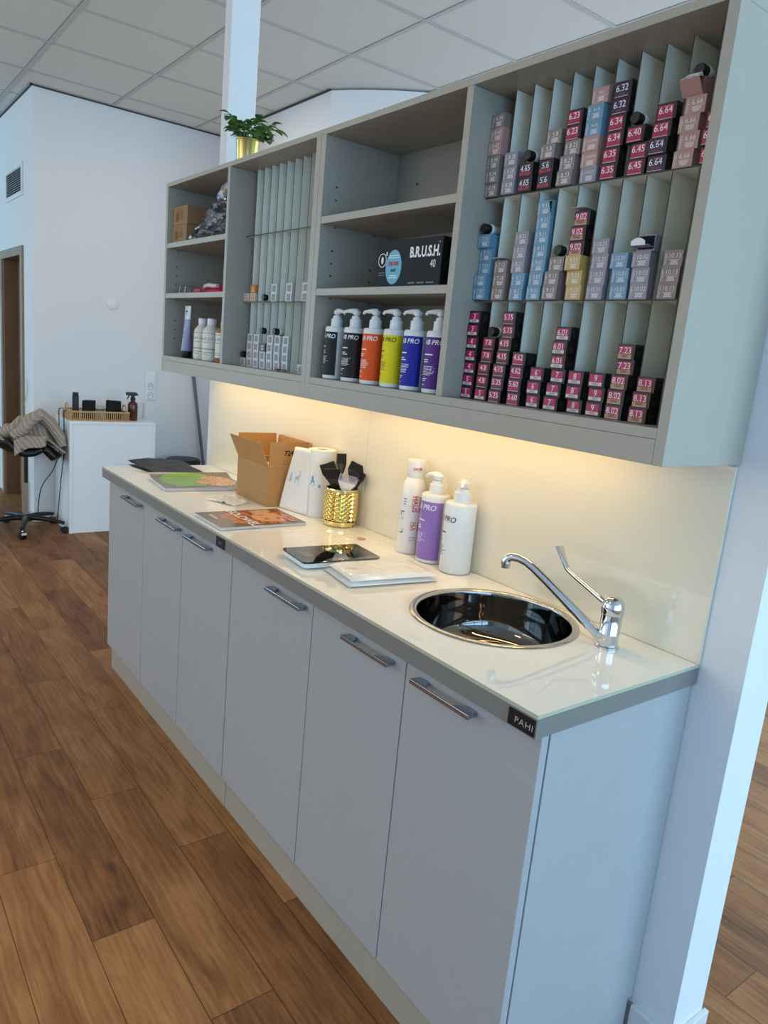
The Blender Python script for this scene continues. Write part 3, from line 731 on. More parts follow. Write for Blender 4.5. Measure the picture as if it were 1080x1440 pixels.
tops = {}
for lev, ci, items in COLUMNS:
    z0, ln = LEVEL[lev]
    keys = [(n, k.replace('open ', '')) for n, k, x, y in items]
    for i, (num, kind, x, y) in enumerate(items):
        base = keys[i][1].split()[0]
        bk = 'black' if base in ('magenta', 'purple', 'plum') else base
        UPS = ['lowest', 'second up', 'third up', 'fourth up', 'fifth up', 'sixth up', 'seventh up']
        pos = 'topmost' if i == len(items) - 1 else UPS[i]
        col = 'magenta' if base == 'magenta' else 'purple'
        what = 'black carton, %s %s label' % (col, num) if bk == 'black' else '%s carton printed %s' % (KIND[bk][1], num)
        if kind.startswith('open'): what = 'open ' + what
        lab = '%s, %s in %s stack of %s row' % (what, pos, ORD[ci], ln)
        z = z0 + i * (H_ + 0.0002)
        t = thing('hair_colour_carton', lab, 'carton', (x, y, z), 0, 'hair colour cartons in the %s rack row' % ln)
        link('carton', body_mesh(bk), t)
        fr = link('printed_end', front_mesh(num, kind.replace('open ', '')), t)
        tops[(lev, ci)] = (x, y, z + H_)
        if kind == 'open pink':
            f = MB()
            f.grid(lambda u, v: (-W_ / 2 + W_ * u - 0.001, -0.001 - 0.017 * v, 0.002 + H_ * 0.74 * v + 0.003 * sin(pi * u) * v), 8, 4, KIND['pink'][0])
            f.build('flap', t, solid=0.0006)
            g = MB()
            g.grid(lambda u, v: (-0.0185 + 0.035 * u, -0.0175 + 0.014 * v, H_ * 0.74 + 0.0035 + 0.011 * v * (0.25 + 0.75 * min(1, 3 * sin(pi * u)))), 8, 3, WHITE)
            g.build('tuck_tongue', t, solid=0.0006, label='white rounded tuck tongue')
        if kind == 'open lilac':
            f = MB()
            f.grid(lambda u, v: (-W_ / 2 + W_ * u, -0.001 - 0.020 * v, H_ * 0.22 + 0.002 * v), 4, 3, KIND['lilac'][0])
            f.build('flap', t, solid=0.0006)
            g = MB()
            g.grid(lambda u, v: (-0.017 + 0.030 * u, -0.021 - 0.002 * v, H_ * 0.25 + 0.013 * v * (0.35 + 0.65 * sin(pi * (0.1 + 0.8 * u)))), 10, 3, WHITE)
            g.build('tuck_tongue', t, solid=0.0006, label='white rounded tuck tongue')
            MB().box(-W_ / 2 + 0.003, W_ / 2 - 0.002, -0.0009, -0.0006, 0.003, H_ - 0.002, DARK).build('opening', t, label='dark open end')
        if kind == 'open blue':
            MB().prism([(W_ / 2 - 0.0005, 0.002), (W_ / 2 - 0.008, 0.026), (W_ / 2 - 0.0005, 0.027)], 'y', -0.0012, -0.0007, DARK).build('opening', t, label='dark gap at the loose flap')
# tongues of card sticking out over two stacks
for (lev, ci), nm in {('middle', 5): 'over the magenta 9.02 stack', ('middle', 1): 'over the taupe 7.12 stack'}.items():
    x, y, z = tops[(lev, ci)]
    c = MB(); c.grid(lambda u, v: (-0.018 - 0.002 + 0.032 * u, -0.014 + 0.04 * v, 0.0010 + 0.0018 * sin(pi * v) + 0.002 * (1 - v)), 6, 4, mat('grey_card', (196, 188, 188), 0.5))
    o = c.build('card_flap', solid=0.0008); o.location = (x, y, z + 0.0008)
    tag(o, 'pale loose card tongue sticking out ' + nm, 'card')

# ------------------------------------------------------------------ aluminium tubes with black caps
ALU = mat('white_aluminium_tube', (205, 205, 205), 0.3, metal=0.35)
def tube_obj(x, y, z, label, yaw=0.0, L=0.105):
    t = thing('colour_tube', label, 'tube', (x, y, z), yaw, 'opened tubes lying on the carton stacks')
    b = MB()
    def sec(u, v):
        a = 2 * pi * u
        w = 0.0115 * (1 - v) + 0.0165 * v; h = 0.0115 * (1 - v) + 0.0012 * v
        return (w * cos(a), 0.026 + L * v, 0.0118 + (h * sin(a)) - 0.0095 * v * 0.0)
    b.grid(sec, 20, 8, ALU)
    b.lathe([(0.006, 0), (0.0115, 0.004)], ALU, 20, Matrix.Translation((0, 0.022, 0.0118)) @ Matrix.Rotation(-pi / 2, 4, 'X'))
    b.build('tube_body', t, smooth=50)
    MB().lathe([(0.0118, 0), (0.0122, 0.002), (0.0122, 0.006)], WHITEP, 20, Matrix.Translation((0, 0.0175, 0.0122)) @ Matrix.Rotation(-pi / 2, 4, 'X')).build('collar', t, smooth=40)
    MB().lathe([(0.0098, 0), (0.0108, 0.0015), (0.0108, 0.017)], BLACK, 20, Matrix.Translation((0, 0, 0.0122)) @ Matrix.Rotation(-pi / 2, 4, 'X')).build('cap', t, smooth=40)
    return t
def on_top(lev, ci, dx, dy, lab, yaw=0.0):
    x, y, z = tops[(lev, ci)]
    tube_obj(x + dx, y + dy, z + 0.0008, lab, yaw)
on_top('top', 2, 0.003, -0.006, 'tube with black cap lying on the purple 4.65 cartons')
on_top('top', 7, -0.004, -0.004, 'tube with black cap lying on the magenta 6.40 carton')
on_top('top', 9, 0.004, -0.002, 'tube with black cap lying on the opened pink 6.66 carton')
on_top('middle', 0, -0.002, -0.004, 'tube with black cap lying on the light blue 7.11 cartons')
on_top('middle', 4, 0.002, -0.004, 'tube with black cap lying on the taupe 9.13 cartons')
on_top('bottom', 1, 0.004, -0.002, 'tube with black cap lying on the magenta 7.8 cartons')

# ------------------------------------------------------------------ small white cartons of the far rack
def mini_body(k):
    key = 'mini' + k
    if key not in _body:
        m = MB().box(-W_ / 2, W_ / 2, 0, D_, 0, H_, KIND[k][0])
        sd = mat('slate_print', (92, 100, 106), 0.5)
        if k != 'brown': m.box(W_ / 2, W_ / 2 + 0.0002, 0.012, D_, 0.003, 0.024, sd if k == 'white' else mat('amber_side', (170, 110, 30), 0.5))
        _body[key] = m.mesh('carton')
    return _body[key]
def mini_front(k):
    key = 'minif' + k
    if key not in _front:
        m = MB()
        c = {'white': mat('slate_panel', (150, 152, 154), 0.5), 'orange': mat('amber_panel', (190, 118, 40), 0.5), 'brown': mat('cocoa_panel', (105, 92, 88), 0.5), 'wo': mat('amber_panel', (190, 118, 40), 0.5)}[k]
        m.box(-0.0125, 0.0125, -0.0004, 0.0002, 0.003, 0.0245, c)
        for i, z in enumerate((0.0055, 0.009, 0.015, 0.019)):
            m.box(-0.009, -0.001, -0.0007, -0.0003, z, z + 0.0018, PRINTG if k == 'white' else WHITE)
            m.box(0.001, 0.009, -0.0007, -0.0003, z, z + 0.0018, PRINTG if k == 'white' else WHITE)
        _front[key] = m.mesh('printed_end')
    return _front[key]
def mini(x, y, z, kind, lab, row):
    t = thing('small_carton', lab, 'carton', (x, y, z), 0, 'small cartons in the %s row of the far rack' % row)
    link('carton', mini_body('white' if kind == 'wo' else kind), t); link('printed_end', mini_front(kind), t)
P2 = 0.05176
c2 = lambda i: 0.641 + (i + 0.5) * P2
z = 1.6322; hh = H_ + 0.0002
mini(c2(0) - 0.004, -0.198, z, 'wo', 'white carton with orange end, alone at left of far rack shelf', 'upper')
mini(c2(1) - 0.004, -0.198, z, 'wo', 'white carton with orange end, under the all-orange carton', 'upper')
mini(c2(1) - 0.004, -0.198, z + hh, 'orange', 'all-orange carton on top of the second stack on far rack shelf', 'upper')
for ci, nm in ((4, 'left'), (6, 'middle'), (8, 'right')):
    for k, r in enumerate(('lower', 'upper')):
        mini(c2(ci) + (-0.005 + 0.002 * k), -0.198, z + k * hh, 'white', '%s of two white cartons, %s pair on far rack shelf' % (r, nm), 'upper')
tube_obj(c2(3) - 0.004, -0.212, z + 0.0006, 'tube with black cap on the far rack shelf beside orange cartons')
z = 1.4053
xs = {0: 0.6622, 1: 0.7145, 2: 0.7635, 3: 0.8150, 4: 0.8660, 5: 0.9180, 6: 0.9755, 8: 1.0805}
cnt = {0: 1, 1: 4, 2: 4, 3: 4, 4: 4, 5: 4, 6: 4, 8: 1}
cn = {0: 'first', 1: 'second', 2: 'third', 3: 'fourth', 4: 'fifth', 5: 'sixth', 6: 'seventh', 8: 'last'}
for ci in xs:
    for k in range(cnt[ci]):
        kd = 'brown' if (ci == 3 and k == 2) else 'white'
        if cnt[ci] == 1: lab = 'single white carton, %s on the floor of the far rack' % ('leftmost' if ci == 0 else 'rightmost')
        elif kd == 'brown': lab = 'dark brown carton on the fourth white stack of the far rack'
        else:
            lab = '%s white carton of the %s stack, bottom row of far rack' % (RANK[4][k], cn[ci])
            if ci == 3 and k == 3: lab = 'pushed-back white carton on the dark brown carton of the far rack'
        mini(xs[ci] - 0.0015 * (k % 2), (-0.199 - 0.001 * (k % 3)) if not (ci == 3 and k == 3) else -0.176, z + k * hh, kd, lab, 'bottom')
tube_obj(xs[0] + 0.003, -0.206, z + hh + 0.0006, 'tube with black cap on the single leftmost white carton')
tube_obj(0.8205, -0.212, z + 4 * hh + 0.0006, 'tube with black cap on the pushed-back white carton of far rack')
tube_obj(0.9120, -0.212, z + 4 * hh + 0.0006, 'tube with black cap on the sixth white stack of far rack')
sa = MB()
sa.grid(lambda u, v: (-0.045 + 0.09 * u, (-0.014 + 0.028 * v) * (1 - 0.85 * abs(2 * u - 1) ** 2) + 0.004 * sin(5 * u), 0.003 + 0.006 * sin(pi * v) * (1 - abs(2 * u - 1)) + 0.002 * sin(9 * u)), 16, 6, mat('dark_red_foil', (70, 22, 24), 0.4))
o = sa.build('sachet', solid=0.0012, smooth=60); o.location = (1.008, -0.228, 1.4055)
tag(o, 'dark red crumpled sachet lying before the white cartons of the far rack', 'sachet')

# ------------------------------------------------------------------ pump bottles in the open bay
BOT = mat('white_bottle_plastic', (222, 224, 222), 0.32)
def pump_bottle(name_mat, label, x, y, z, r, hb, hp, inkm, tcol, lab0, lab1, yaw_pump, txt='LAB PRO', grp=None, tsz=0.018, tth=12, second=None, lz0=0.07, lz1=0.92, nodark=False, pump=1.0):
    t = thing('pump_bottle', label, 'bottle', (x, y, z), 0, grp)
    prof = [(r * 0.86, 0.0), (r * 0.96, 0.002), (r, 0.007), (r, hb - 0.008), (r * 0.97, hb - 0.003), (r * 0.9, hb), (r * 0.42, hb + 0.0005)]
    b = MB().lathe(prof, BOT, 48)
    b.build('bottle_body', t, smooth=40)
    rr = r + 0.0003
    l = MB()
    if inkm: round_patch(l, rr, radians(lab0), radians(lab1), hb * lz0, hb * lz1, inkm, 40)
    if inkm and second: round_patch(l, rr, radians(second[0]), radians(second[1]), hb * lz0, hb * lz1, inkm, 20)
    ztxt = hb * (lz1 - 0.085) if inkm else hb * 0.77
    round_text(l, txt, tsz, rr + 0.0003, radians(tth), ztxt, tcol, shear=0.22, bold=0.0002)
    rnd = random.Random(label)
    u = tsz / 0.018
    th = radians(tth) - 0.026 * u / r
    round_bars(l, rr + 0.0003, th, ztxt - 0.030 * u, 0.040 * u, 0.0030 * u, 0.008, 1, tcol, rnd)
    round_bars(l, rr + 0.0003, th, ztxt - 0.044 * u, 0.030 * u, 0.0022 * u, 0.0055 * u, 2, tcol, rnd)
    round_bars(l, rr + 0.0003, th, ztxt - 0.062 * u, 0.044 * u, 0.0012 * u, 0.0036 * u, 7, tcol, rnd)
    round_bars(l, rr + 0.0003, th, ztxt - 0.094 * u, 0.022 * u, 0.0018 * u, 0.0045 * u, 2, tcol, rnd)
    if inkm: round_bars(l, rr + 0.0003, th, hb * lz0 + 0.010, 0.020 * u, 0.0014, 0.004, 1, tcol, rnd)
    l.build('label', t, label='printed label')
    zc = hb + 0.0006
    rc = r * 0.55
    s = (hp - hb)
    c = MB().lathe([(rc, zc), (rc, zc + s * 0.10), (rc * 0.94, zc + s * 0.11), (rc * 0.98, zc + s * 0.13), (rc * 0.96, zc + s * 0.48), (rc * 0.72, zc + s * 0.50), (rc * 0.68, zc + s * 0.66), (rc * 0.36, zc + s * 0.67), (rc * 0.36, zc + s * 0.73)], BOT, 32)
    c.build('collar', t, smooth=35)
    h = MB().lathe([(rc * 0.50, zc + s * 0.735), (rc * 0.60, zc + s * 0.76), (rc * 0.62, zc + s * 0.95), (rc * 0.5, zc + s * 1.0)], BOT, 24)
    a = radians(yaw_pump); dx, dy = sin(a), -cos(a)
    pts = [(-dx * rc * 0.7, -dy * rc * 0.7, zc + s * 0.90)] + [(dx * d, dy * d, zc + s * (0.955 - 0.9 * max(0, d - 0.012) ** 2 / 0.0020 * 0.25)) for d in (0.0, 0.010, 0.019, 0.027, 0.034)] 
    pts.append((dx * 0.038, dy * 0.038, pts[-1][2] - 0.006))
    h.tube(pts, [rc * 0.10, rc * 0.46, rc * 0.42, rc * 0.34, rc * 0.28, rc * 0.24, rc * 0.20], BOT, 14)
    h.build('pump_head', t, smooth=45)
    return t
G3 = 'pump bottles in the open bay of the near wall cabinet'
BS = [(1.316, 'black', (30, 36, 38), 66, None, -28, 'blackish green'), (1.414, 'brown black', (38, 30, 28), 128, None, -55, ''), (1.509, 'orange', (226, 84, 22), 122, None, -60, ''),
      (1.602, 'yellow', (226, 208, 10), 100, None, -55, ''), (1.689, 'blue', (30, 40, 150), 86, None, -58, ''), (1.779, 'purple', (88, 44, 132), 100, None, -50, '')]
LBL = ['pump bottle with dark green-black label, leftmost in its bay', 'pump bottle with brown-black label beside the orange one', 'pump bottle with orange label in the open bay',
       'pump bottle with yellow label in the open bay', 'pump bottle with dark blue label in the open bay', 'pump bottle with dark purple label, half hidden by the cabinet divider']
for (x, n, rgb, l1, sec, yaw, _), lab in zip(BS, LBL):
    tc = mat('black_print', (24, 22, 16), 0.5) if n == 'yellow' else WHITE
    pump_bottle(n, lab, x, -0.224, 1.4053, 0.0315, 0.150, 0.197, mat('label_' + n.replace(' ', '_'), rgb, 0.5, spec=0.3), tc, -150, l1, yaw + (120 if n == 'black' else 0), grp=G3, tsz=0.0165, tth={'black': -4, 'brown black': 17, 'orange': 12, 'yellow': 0, 'blue': 9, 'purple': 16}[n], lz0=0.075, lz1=0.90)

# the two brush boxes
t = thing('brush_box', 'black carton lettered B.R.U.S.H. 40 with round blue sticker', 'box', (1.690, -0.180, 1.6594), radians(0), 'black brush boxes')
MB().box(-0.148, 0.110, -0.080, 0.055, 0, 0.112, mat('black_box_card', (17, 19, 21), 0.55, spec=0.25)).build('carton', t, bevel=0.0008)
p = MB()
front_text(p, 'B.R.U.S.H.', 0.034, 0.046, -0.0806, 0.079, WHITE, bold=0.0012, sx=0.82)
front_text(p, '40', 0.026, 0.080, -0.0806, 0.050, WHITE, sx=0.8)
front_text(p, 'R', 0.006, 0.099, -0.0806, 0.099, DIMW)
for i in range(3): p.box(-0.010 + i * 0.035, 0.016 + i * 0.036, -0.0806, -0.0802, 0.006, 0.0095, PRINTG)
p.lathe([(0.0175, 0), (0.0175, 0.0003), (0.0155, 0.0003), (0.0155, 0)], WHITE, 32, Matrix.Translation((-0.124, -0.0803, 0.066)) @ Matrix.Rotation(pi / 2, 4, 'X'), cap=False)
p.lathe([(0.007, 0), (0.007, 0.0003)], WHITE, 20, Matrix.Translation((-0.124, -0.0803, 0.066)) @ Matrix.Rotation(pi / 2, 4, 'X') @ Matrix.Diagonal((0.7, 1.3, 1, 1)))
p.box(-0.109, -0.104, -0.0806, -0.0802, 0.077, 0.086, WHITE)
for i in range(2): p.box(-0.137, -0.111, -0.0806, -0.0802, 0.034 - i * 0.006, 0.036 - i * 0.006, PRINTG)
p.build('printing', t)
s = MB()
SB = mat('sticker_blue', (100, 170, 195), 0.45); SR_ = mat('sticker_red', (175, 40, 70), 0.5); SN = mat('sticker_navy', (26, 42, 60), 0.5)
s.lathe([(0.040, 0), (0.040, 0.0004)], SB, 48, Matrix.Translation((-0.075, -0.0801, 0.048)) @ Matrix.Rotation(pi / 2, 4, 'X') @ Matrix.Diagonal((0.82, 1.05, 1, 1)))
front_text(s, 'EYE-CARE', 0.0125, -0.075, -0.0809, 0.056, SR_, bold=0.0009, sx=0.72)
front_text(s, 'EYE-CARE', 0.0125, -0.075, -0.0810, 0.0545, SR_, bold=0.0009, sx=0.72) if False else None
front_text(s, 'BLUE', 0.0085, -0.075, -0.0809, 0.040, SN, bold=0.0006)
for z, w in ((0.075, 0.020), (0.070, 0.024), (0.026, 0.014), (0.021, 0.018)):
    s.box(-0.075 - w, -0.075 + w, -0.0809, -0.0805, z, z + 0.0018, WHITE)
s.build('sticker', t, label='round light blue sticker with red word')
t = MB().box(-0.12, 0.030, -0.05, 0.045, 0, 0.108, mat('black_box_card', (17, 19, 21), 0.55, spec=0.25)).build('brush_box', bevel=0.0008)
t.location = (1.8065, -0.066, 1.6594)
t.location = (1.806, -0.0645, 1.6594)
tag(t, 'second black carton standing behind the lettered brush carton', 'box', 'black brush boxes')

# ------------------------------------------------------------------ far bay: cartons, foil, cups, cloth, bottles
KRAFT = mat('kraft_card', (146, 112, 76), 0.75, vary=0.05, scale=30)
KRAFT2 = mat('kraft_print', (104, 78, 52), 0.8)
for k, (lab, dx) in enumerate((('lower brown card box beside the crumpled foil', 0.0), ('upper brown card box beside the crumpled foil', 0.004))):
    t = thing('card_box', lab, 'box', (0.1395 + dx, -0.2515, 1.8578 + k * 0.0702), 0, 'brown card boxes in the far bay')
    MB().box(-0.075, 0.075, 0, 0.19, 0, 0.0698, KRAFT).build('carton', t, bevel=0.001)
    p = MB()
    p.box(-0.045, 0.045, -0.0004, -0.0001, 0.050, 0.0515, KRAFT2).box(-0.045, -0.012, -0.0004, -0.0001, 0.014, 0.046, KRAFT2).box(-0.004, 0.034, -0.0004, -0.0001, 0.018, 0.046, mat('kraft_print_pale', (126, 96, 64), 0.8)).box(-0.045, 0.02, -0.0004, -0.0001, 0.0575, 0.0595, KRAFT2)
    p.build('printing', t)
FOIL = mat('crumpled_foil', (236, 238, 240), 0.34, metal=1.0)
t = thing('foil_stack', 'heap of crumpled silver foil sheets beside two brown boxes', 'foil', (0.410, -0.158, 1.8578))
rnd = random.Random(3)
for k in range(7):
    s = rnd.uniform(0, 100)
    h0 = 0.006 + k * 0.025
    x0, x1 = -0.178 + 0.020 * k, 0.195
    def fo(u, v, s=s, h0=h0, x0=x0, x1=x1, k=k):
        x = x0 + (x1 - x0) * u; y = -0.10 + 0.19 * v
        q = Vector((x * 20 + s, y * 20, s)); q2 = Vector((x * 48 + s, y * 48, s + 5))
        z = h0 * (0.30 + 0.70 * min(1.0, u * 1.25)) + 0.012 * noise.noise(q) + 0.009 * noise.noise(q2)
        if k >= 5: z += 0.05 * max(0, u - 0.35) * (1 - abs(v - 0.4))
        return (x + 0.008 * noise.noise(q2 + Vector((9, 0, 0))), y + 0.012 * noise.noise(q + Vector((3, 3, 3))), max(0.0008 + k * 0.0006, z))
    MB().grid(fo, 46, 24, FOIL).build('foil_sheet', t)
# one foil peak standing up
def peak(u, v):
    x = 0.045 + 0.125 * u; w = 1 - abs(2 * u - 0.9)
    z = 0.125 + 0.075 * v * max(0.1, w) + 0.008 * noise.noise(Vector((u * 9, v * 9, 4)))
    return (x + 0.006 * noise.noise(Vector((u * 12, v * 12, 9))), -0.085 + 0.05 * v + 0.012 * noise.noise(Vector((u * 7, v * 7, 1))), z)
MB().grid(peak, 18, 12, FOIL).build('foil_sheet', t)

CLEAR = mat('clear_plastic', (240, 242, 245), 0.08, trans=1.0, ior=1.3)
for k, (x, y, lab) in enumerate(((0.155, -0.222, 'small clear plastic cup, left of two on the middle shelf'), (0.222, -0.225, 'small clear plastic cup, right of two beside the pink glove'))):
    o = MB().lathe([(0.028, 0.0), (0.031, 0.002), (0.026, 0.030), (0.024, 0.0305), (0.0225, 0.029), (0.028, 0.003), (0.0, 0.0028)], CLEAR, 32, cap=True).build('plastic_cup', smooth=40)
    o.location = (x, y, 1.6594); tag(o, lab, 'cup', 'clear cups on the middle shelf')
t = thing('glove_bundle', 'crumpled pink and white rubber glove on the middle shelf', 'glove', (0.405, -0.20, 1.6593))
PINK = mat('pink_rubber', (196, 40, 84), 0.5); PALE = mat('pale_pink_rubber', (216, 190, 196), 0.5)
def gl(u, v, s=0):
    x = -0.115 + 0.225 * u; y = -0.035 + 0.09 * v
    e = sin(pi * min(1, max(0, u * 0.9 + 0.1))) ** 0.5 * sin(pi * v) ** 0.6
    return (x, y, 0.001 + (0.014 + 0.042 * u) * e + 0.006 * noise.noise(Vector((x * 40 + s, y * 40, s))) * e)
MB().grid(gl, 30, 16, PINK).build('glove', t, smooth=60)
MB().tube([(-0.050, -0.030, 0.020), (-0.02, -0.036, 0.027), (0.02, -0.037, 0.030), (0.06, -0.036, 0.026), (0.10, -0.038, 0.026)], [0.003, 0.007, 0.008, 0.008, 0.007], PALE, 10).build('glove', t, smooth=60, label='pale pink glove fold')
MB().tube([(-0.105, -0.046, 0.007), (-0.06, -0.050, 0.009), (-0.02, -0.052, 0.008)], [0.004, 0.008, 0.006], PINK, 10).build('glove_finger', t, smooth=60)

t = thing('cream_tube', 'lilac and silver cream tube standing on its black cap', 'tube', (0.195, -0.225, 1.4053))
LIL = mat('lilac_tube', (140, 140, 176), 0.35); SIL = mat('silver_tube', (200, 202, 210), 0.3)
def ct(z0, z1):
    def f(u, v):
        a = 2 * pi * u; z = z0 + (z1 - z0) * v; k = (z - 0.028) / 0.18
        rx = 0.0235 * (1 - k) + 0.031 * k; ry = 0.0235 * (1 - k) + 0.0015 * k
        return (rx * cos(a), ry * sin(a), z)
    return f
MB().grid(ct(0.028, 0.155), 32, 6, LIL).grid(ct(0.155, 0.208), 32, 4, SIL).build('tube_body', t, smooth=50)
MB().lathe([(0.020, 0.0), (0.0215, 0.002), (0.0215, 0.0275), (0.0, 0.0278)], BLACK, 32).build('cap', t, smooth=40)
p = MB()
def tube_ry(z): k = (z - 0.028) / 0.18; return 0.0235 * (1 - k) + 0.0015 * k
vs, fs = text_data('7', 0.022)
p.raw([(x + 0.002, -tube_ry(0.172 + y) - 0.0004, 0.172 + y) for x, y in vs], fs, PRINTG)
p.face([(-0.014, -tube_ry(0.183) - .0003, 0.183), (0.010, -tube_ry(0.183) - .0003, 0.183), (0.010, -tube_ry(0.189) - .0003, 0.189), (-0.014, -tube_ry(0.189) - .0003, 0.189)], mat('dark_slate_print', (60, 64, 74), 0.5))
for i, (z, w) in enumerate(((0.132, 0.008), (0.112, 0.008), (0.098, 0.024), (0.088, 0.014), (0.080, 0.030))): p.grid(lambda u, v: (lambda x, zz: (x, -tube_ry(zz) * sqrt(max(0, 1 - (x / 0.0275) ** 2)) - 0.0006, zz))(-0.016 + w * u, z + 0.003 * v), 6, 1, mat('slate_print2', (84, 88, 112), 0.5))
p.build('printing', t)
CREAM = mat('cream_bottle', (214, 214, 202), 0.4)
for x, y, lab in ((0.3450, -0.222, 'off-white round-shouldered bottle beside the lilac tube'), (0.4480, -0.230, 'off-white round-shouldered bottle, middle of the three')):
    t = thing('treatment_bottle', lab, 'bottle', (x, y, 1.4053), 0, 'off-white treatment bottles')
    r = 0.0335
    MB().lathe([(r * 0.85, 0), (r * 0.97, 0.004), (r, 0.012), (r, 0.104), (r * 0.95, 0.114), (r * 0.78, 0.124), (r * 0.56, 0.131), (r * 0.50, 0.136)], CREAM, 40).build('bottle_body', t, smooth=45)
    MB().lathe([(0.0165, 0.1362), (0.0172, 0.138), (0.0172, 0.158), (0.016, 0.160), (0.0, 0.160)], WHITEP, 32).build('cap', t, smooth=35)
    p = MB(); rr = r + 0.0003
    round_text(p, 'OLAPLEX', 0.0145, rr, radians(24), 0.083, PRINTG, space=1.05)
    for z, h in ((0.104, 0.0016), (0.044, 0.003), (0.032, 0.0016)): round_patch(p, rr, -1.2, 1.9, z, z + h, PRINTG)
    round_bars(p, rr, radians(-2), 0.071, 0.045, 0.0018, 0.005, 1, PRINTG); round_bars(p, rr, radians(-2), 0.026, 0.04, 0.002, 0.005, 1, PRINTG)
    p.build('printing', t)
t = thing('treatment_bottle', 'white-labelled bottle with amber shoulder, half hidden behind the divider', 'bottle', (0.5600, -0.226, 1.4053), 0, 'off-white treatment bottles')
AMB = mat('amber_plastic', (150, 100, 48), 0.3)
r = 0.0335
MB().lathe([(r * 0.9, 0), (r, 0.005), (r, 0.112), (r * 0.9, 0.122), (r * 0.6, 0.130)], AMB, 40).build('bottle_body', t, smooth=45)
MB().lathe([(0.016, 0.1303), (0.0165, 0.150), (0.0, 0.152)], WHITEP, 32).build('cap', t, smooth=35)
p = MB(); round_patch(p, r + 0.0004, -2.0, 2.2, 0.018, 0.108, CREAM, 30)
round_text(p, 'OLAPLEX', 0.0145, r + 0.0008, radians(24), 0.083, PRINTG)
for z in (0.100, 0.070, 0.034, 0.027): round_patch(p, r + 0.0008, -1.2, 1.9, z, z + 0.0018, PRINTG)
p.build('label', t)

# ------------------------------------------------------------------ plant on top of the cabinet
t = thing('potted_plant', 'leafy green plant in a gold pot on top of the wall cabinets', 'plant', (0.452, -0.120, Z1 + 0.0003))
GOLD = mat('satin_gold', (205, 182, 110), 0.28, metal=0.9)
MB().lathe([(0.034, 0.0), (0.036, 0.002), (0.0435, 0.125), (0.045, 0.127), (0.045, 0.131), (0.042, 0.131), (0.040, 0.115), (0.0, 0.112)], GOLD, 48).build('pot', t, smooth=35)
MB().lathe([(0.0398, 0.1125), (0.02, 0.118), (0.0, 0.120)], mat('potting_soil', (46, 34, 24), 0.95, vary=0.2), 24, cap=False).build('soil', t, smooth=60)
LEAF = mat('leaf_green', (80, 124, 56), 0.45, vary=0.35, scale=18); LEAF2 = mat('young_leaf_green', (112, 148, 62), 0.45, vary=0.25, scale=18)
lf = MB(); st = MB(); rnd = random.Random(11)
def leaf(mb, p, d, L, w, m):
    d = d.normalized(); side = d.cross(Vector((0, 0, 1)))
    if side.length < 0.1: side = Vector((1, 0, 0))
    side.normalize(); up = side.cross(d).normalized()
    pts = []
    n = 5
    for i in range(n + 1):
        s = i / n; ww = w * sin(pi * min(1, s * 0.92 + 0.06)) ** 0.8
        c = p + d * L * s - Vector((0, 0, 1)) * L * 0.28 * s * s
        pts.append((c - side * ww + up * ww * 0.25, c, c + side * ww + up * ww * 0.25))
    for i in range(n):
        for j in range(2):
            mb.face([pts[i][j], pts[i][j + 1], pts[i + 1][j + 1], pts[i + 1][j]], m)
for k in range(22):
    a = 2 * pi * k / 22 + rnd.uniform(-0.2, 0.2)
    bias = Vector((0.85, -0.1, 0.0)) if k % 2 else Vector((0, 0, 0))
    hgt = rnd.uniform(0.0, 0.05) if k % 2 else rnd.uniform(0.03, 0.085)
    reach = rnd.uniform(0.05, 0.10)
    p0 = Vector((0.02 * cos(a), 0.02 * sin(a), 0.117))
    p3 = Vector((reach * cos(a), reach * sin(a) * 0.8, 0.125 + hgt)) + bias * rnd.uniform(0.02, 0.11)
    p3.z = max(p3.z, 0.10)
    p1 = p0.lerp(p3, 0.4) + Vector((0, 0, 0.025)); 
    st.tube([p0, p1, p3], [0.0016, 0.0013, 0.0008], LEAF, 5)
    for j in range(7):
        s = 0.35 + 0.65 * j / 6; q = p0.lerp(p1, min(1, s / 0.4)) if s < 0.4 else p1.lerp(p3, (s - 0.4) / 0.6)
        dd = Vector((cos(a + rnd.uniform(-1.5, 1.5)), sin(a + rnd.uniform(-1.5, 1.5)), rnd.uniform(-0.1, 0.6)))
        leaf(lf, q, dd, rnd.uniform(0.030, 0.050), rnd.uniform(0.010, 0.016), LEAF2 if rnd.random() < 0.28 else LEAF)
lf.build('foliage', t); st.build('stems', t)

# ------------------------------------------------------------------ on the worktop, far to near
HT = H + 0.0006
# black folder
o = thing('black_bag', 'flat black plastic bag folded at the far end of the worktop', 'bag', (0.12, -0.24, HT))
BAGM = mat('black_film', (17, 15, 14), 0.42, bump=0.6, scale=35)
def bag(u, v):
    A, B_, C_, D2 = Vector((-0.145, -0.145)), Vector((0.148, -0.100)), Vector((0.115, 0.105)), Vector((-0.125, 0.100))
    p = (A * (1 - u) + B_ * u) * (1 - v) + (D2 * (1 - u) + C_ * u) * v
    z = 0.004 + 0.026 * (1 - u) ** 1.5 * (0.3 + 0.7 * sin(pi * min(1, 0.15 + v * 0.8))) + 0.0035 * noise.noise(Vector((p.x * 22, p.y * 22, 2)))
    return (p.x, p.y, z)
MB().grid(bag, 34, 26, BAGM).build('upper_sheet', o, smooth=60, solid=0.002)
def bag2(u, v):
    p = Vector(bag(u, v)); return (p.x * 1.0, p.y, 0.0014 + (p.z - 0.004) * 0.05)
MB().grid(bag2, 16, 12, BAGM).build('lower_sheet', o, smooth=60, solid=0.001)

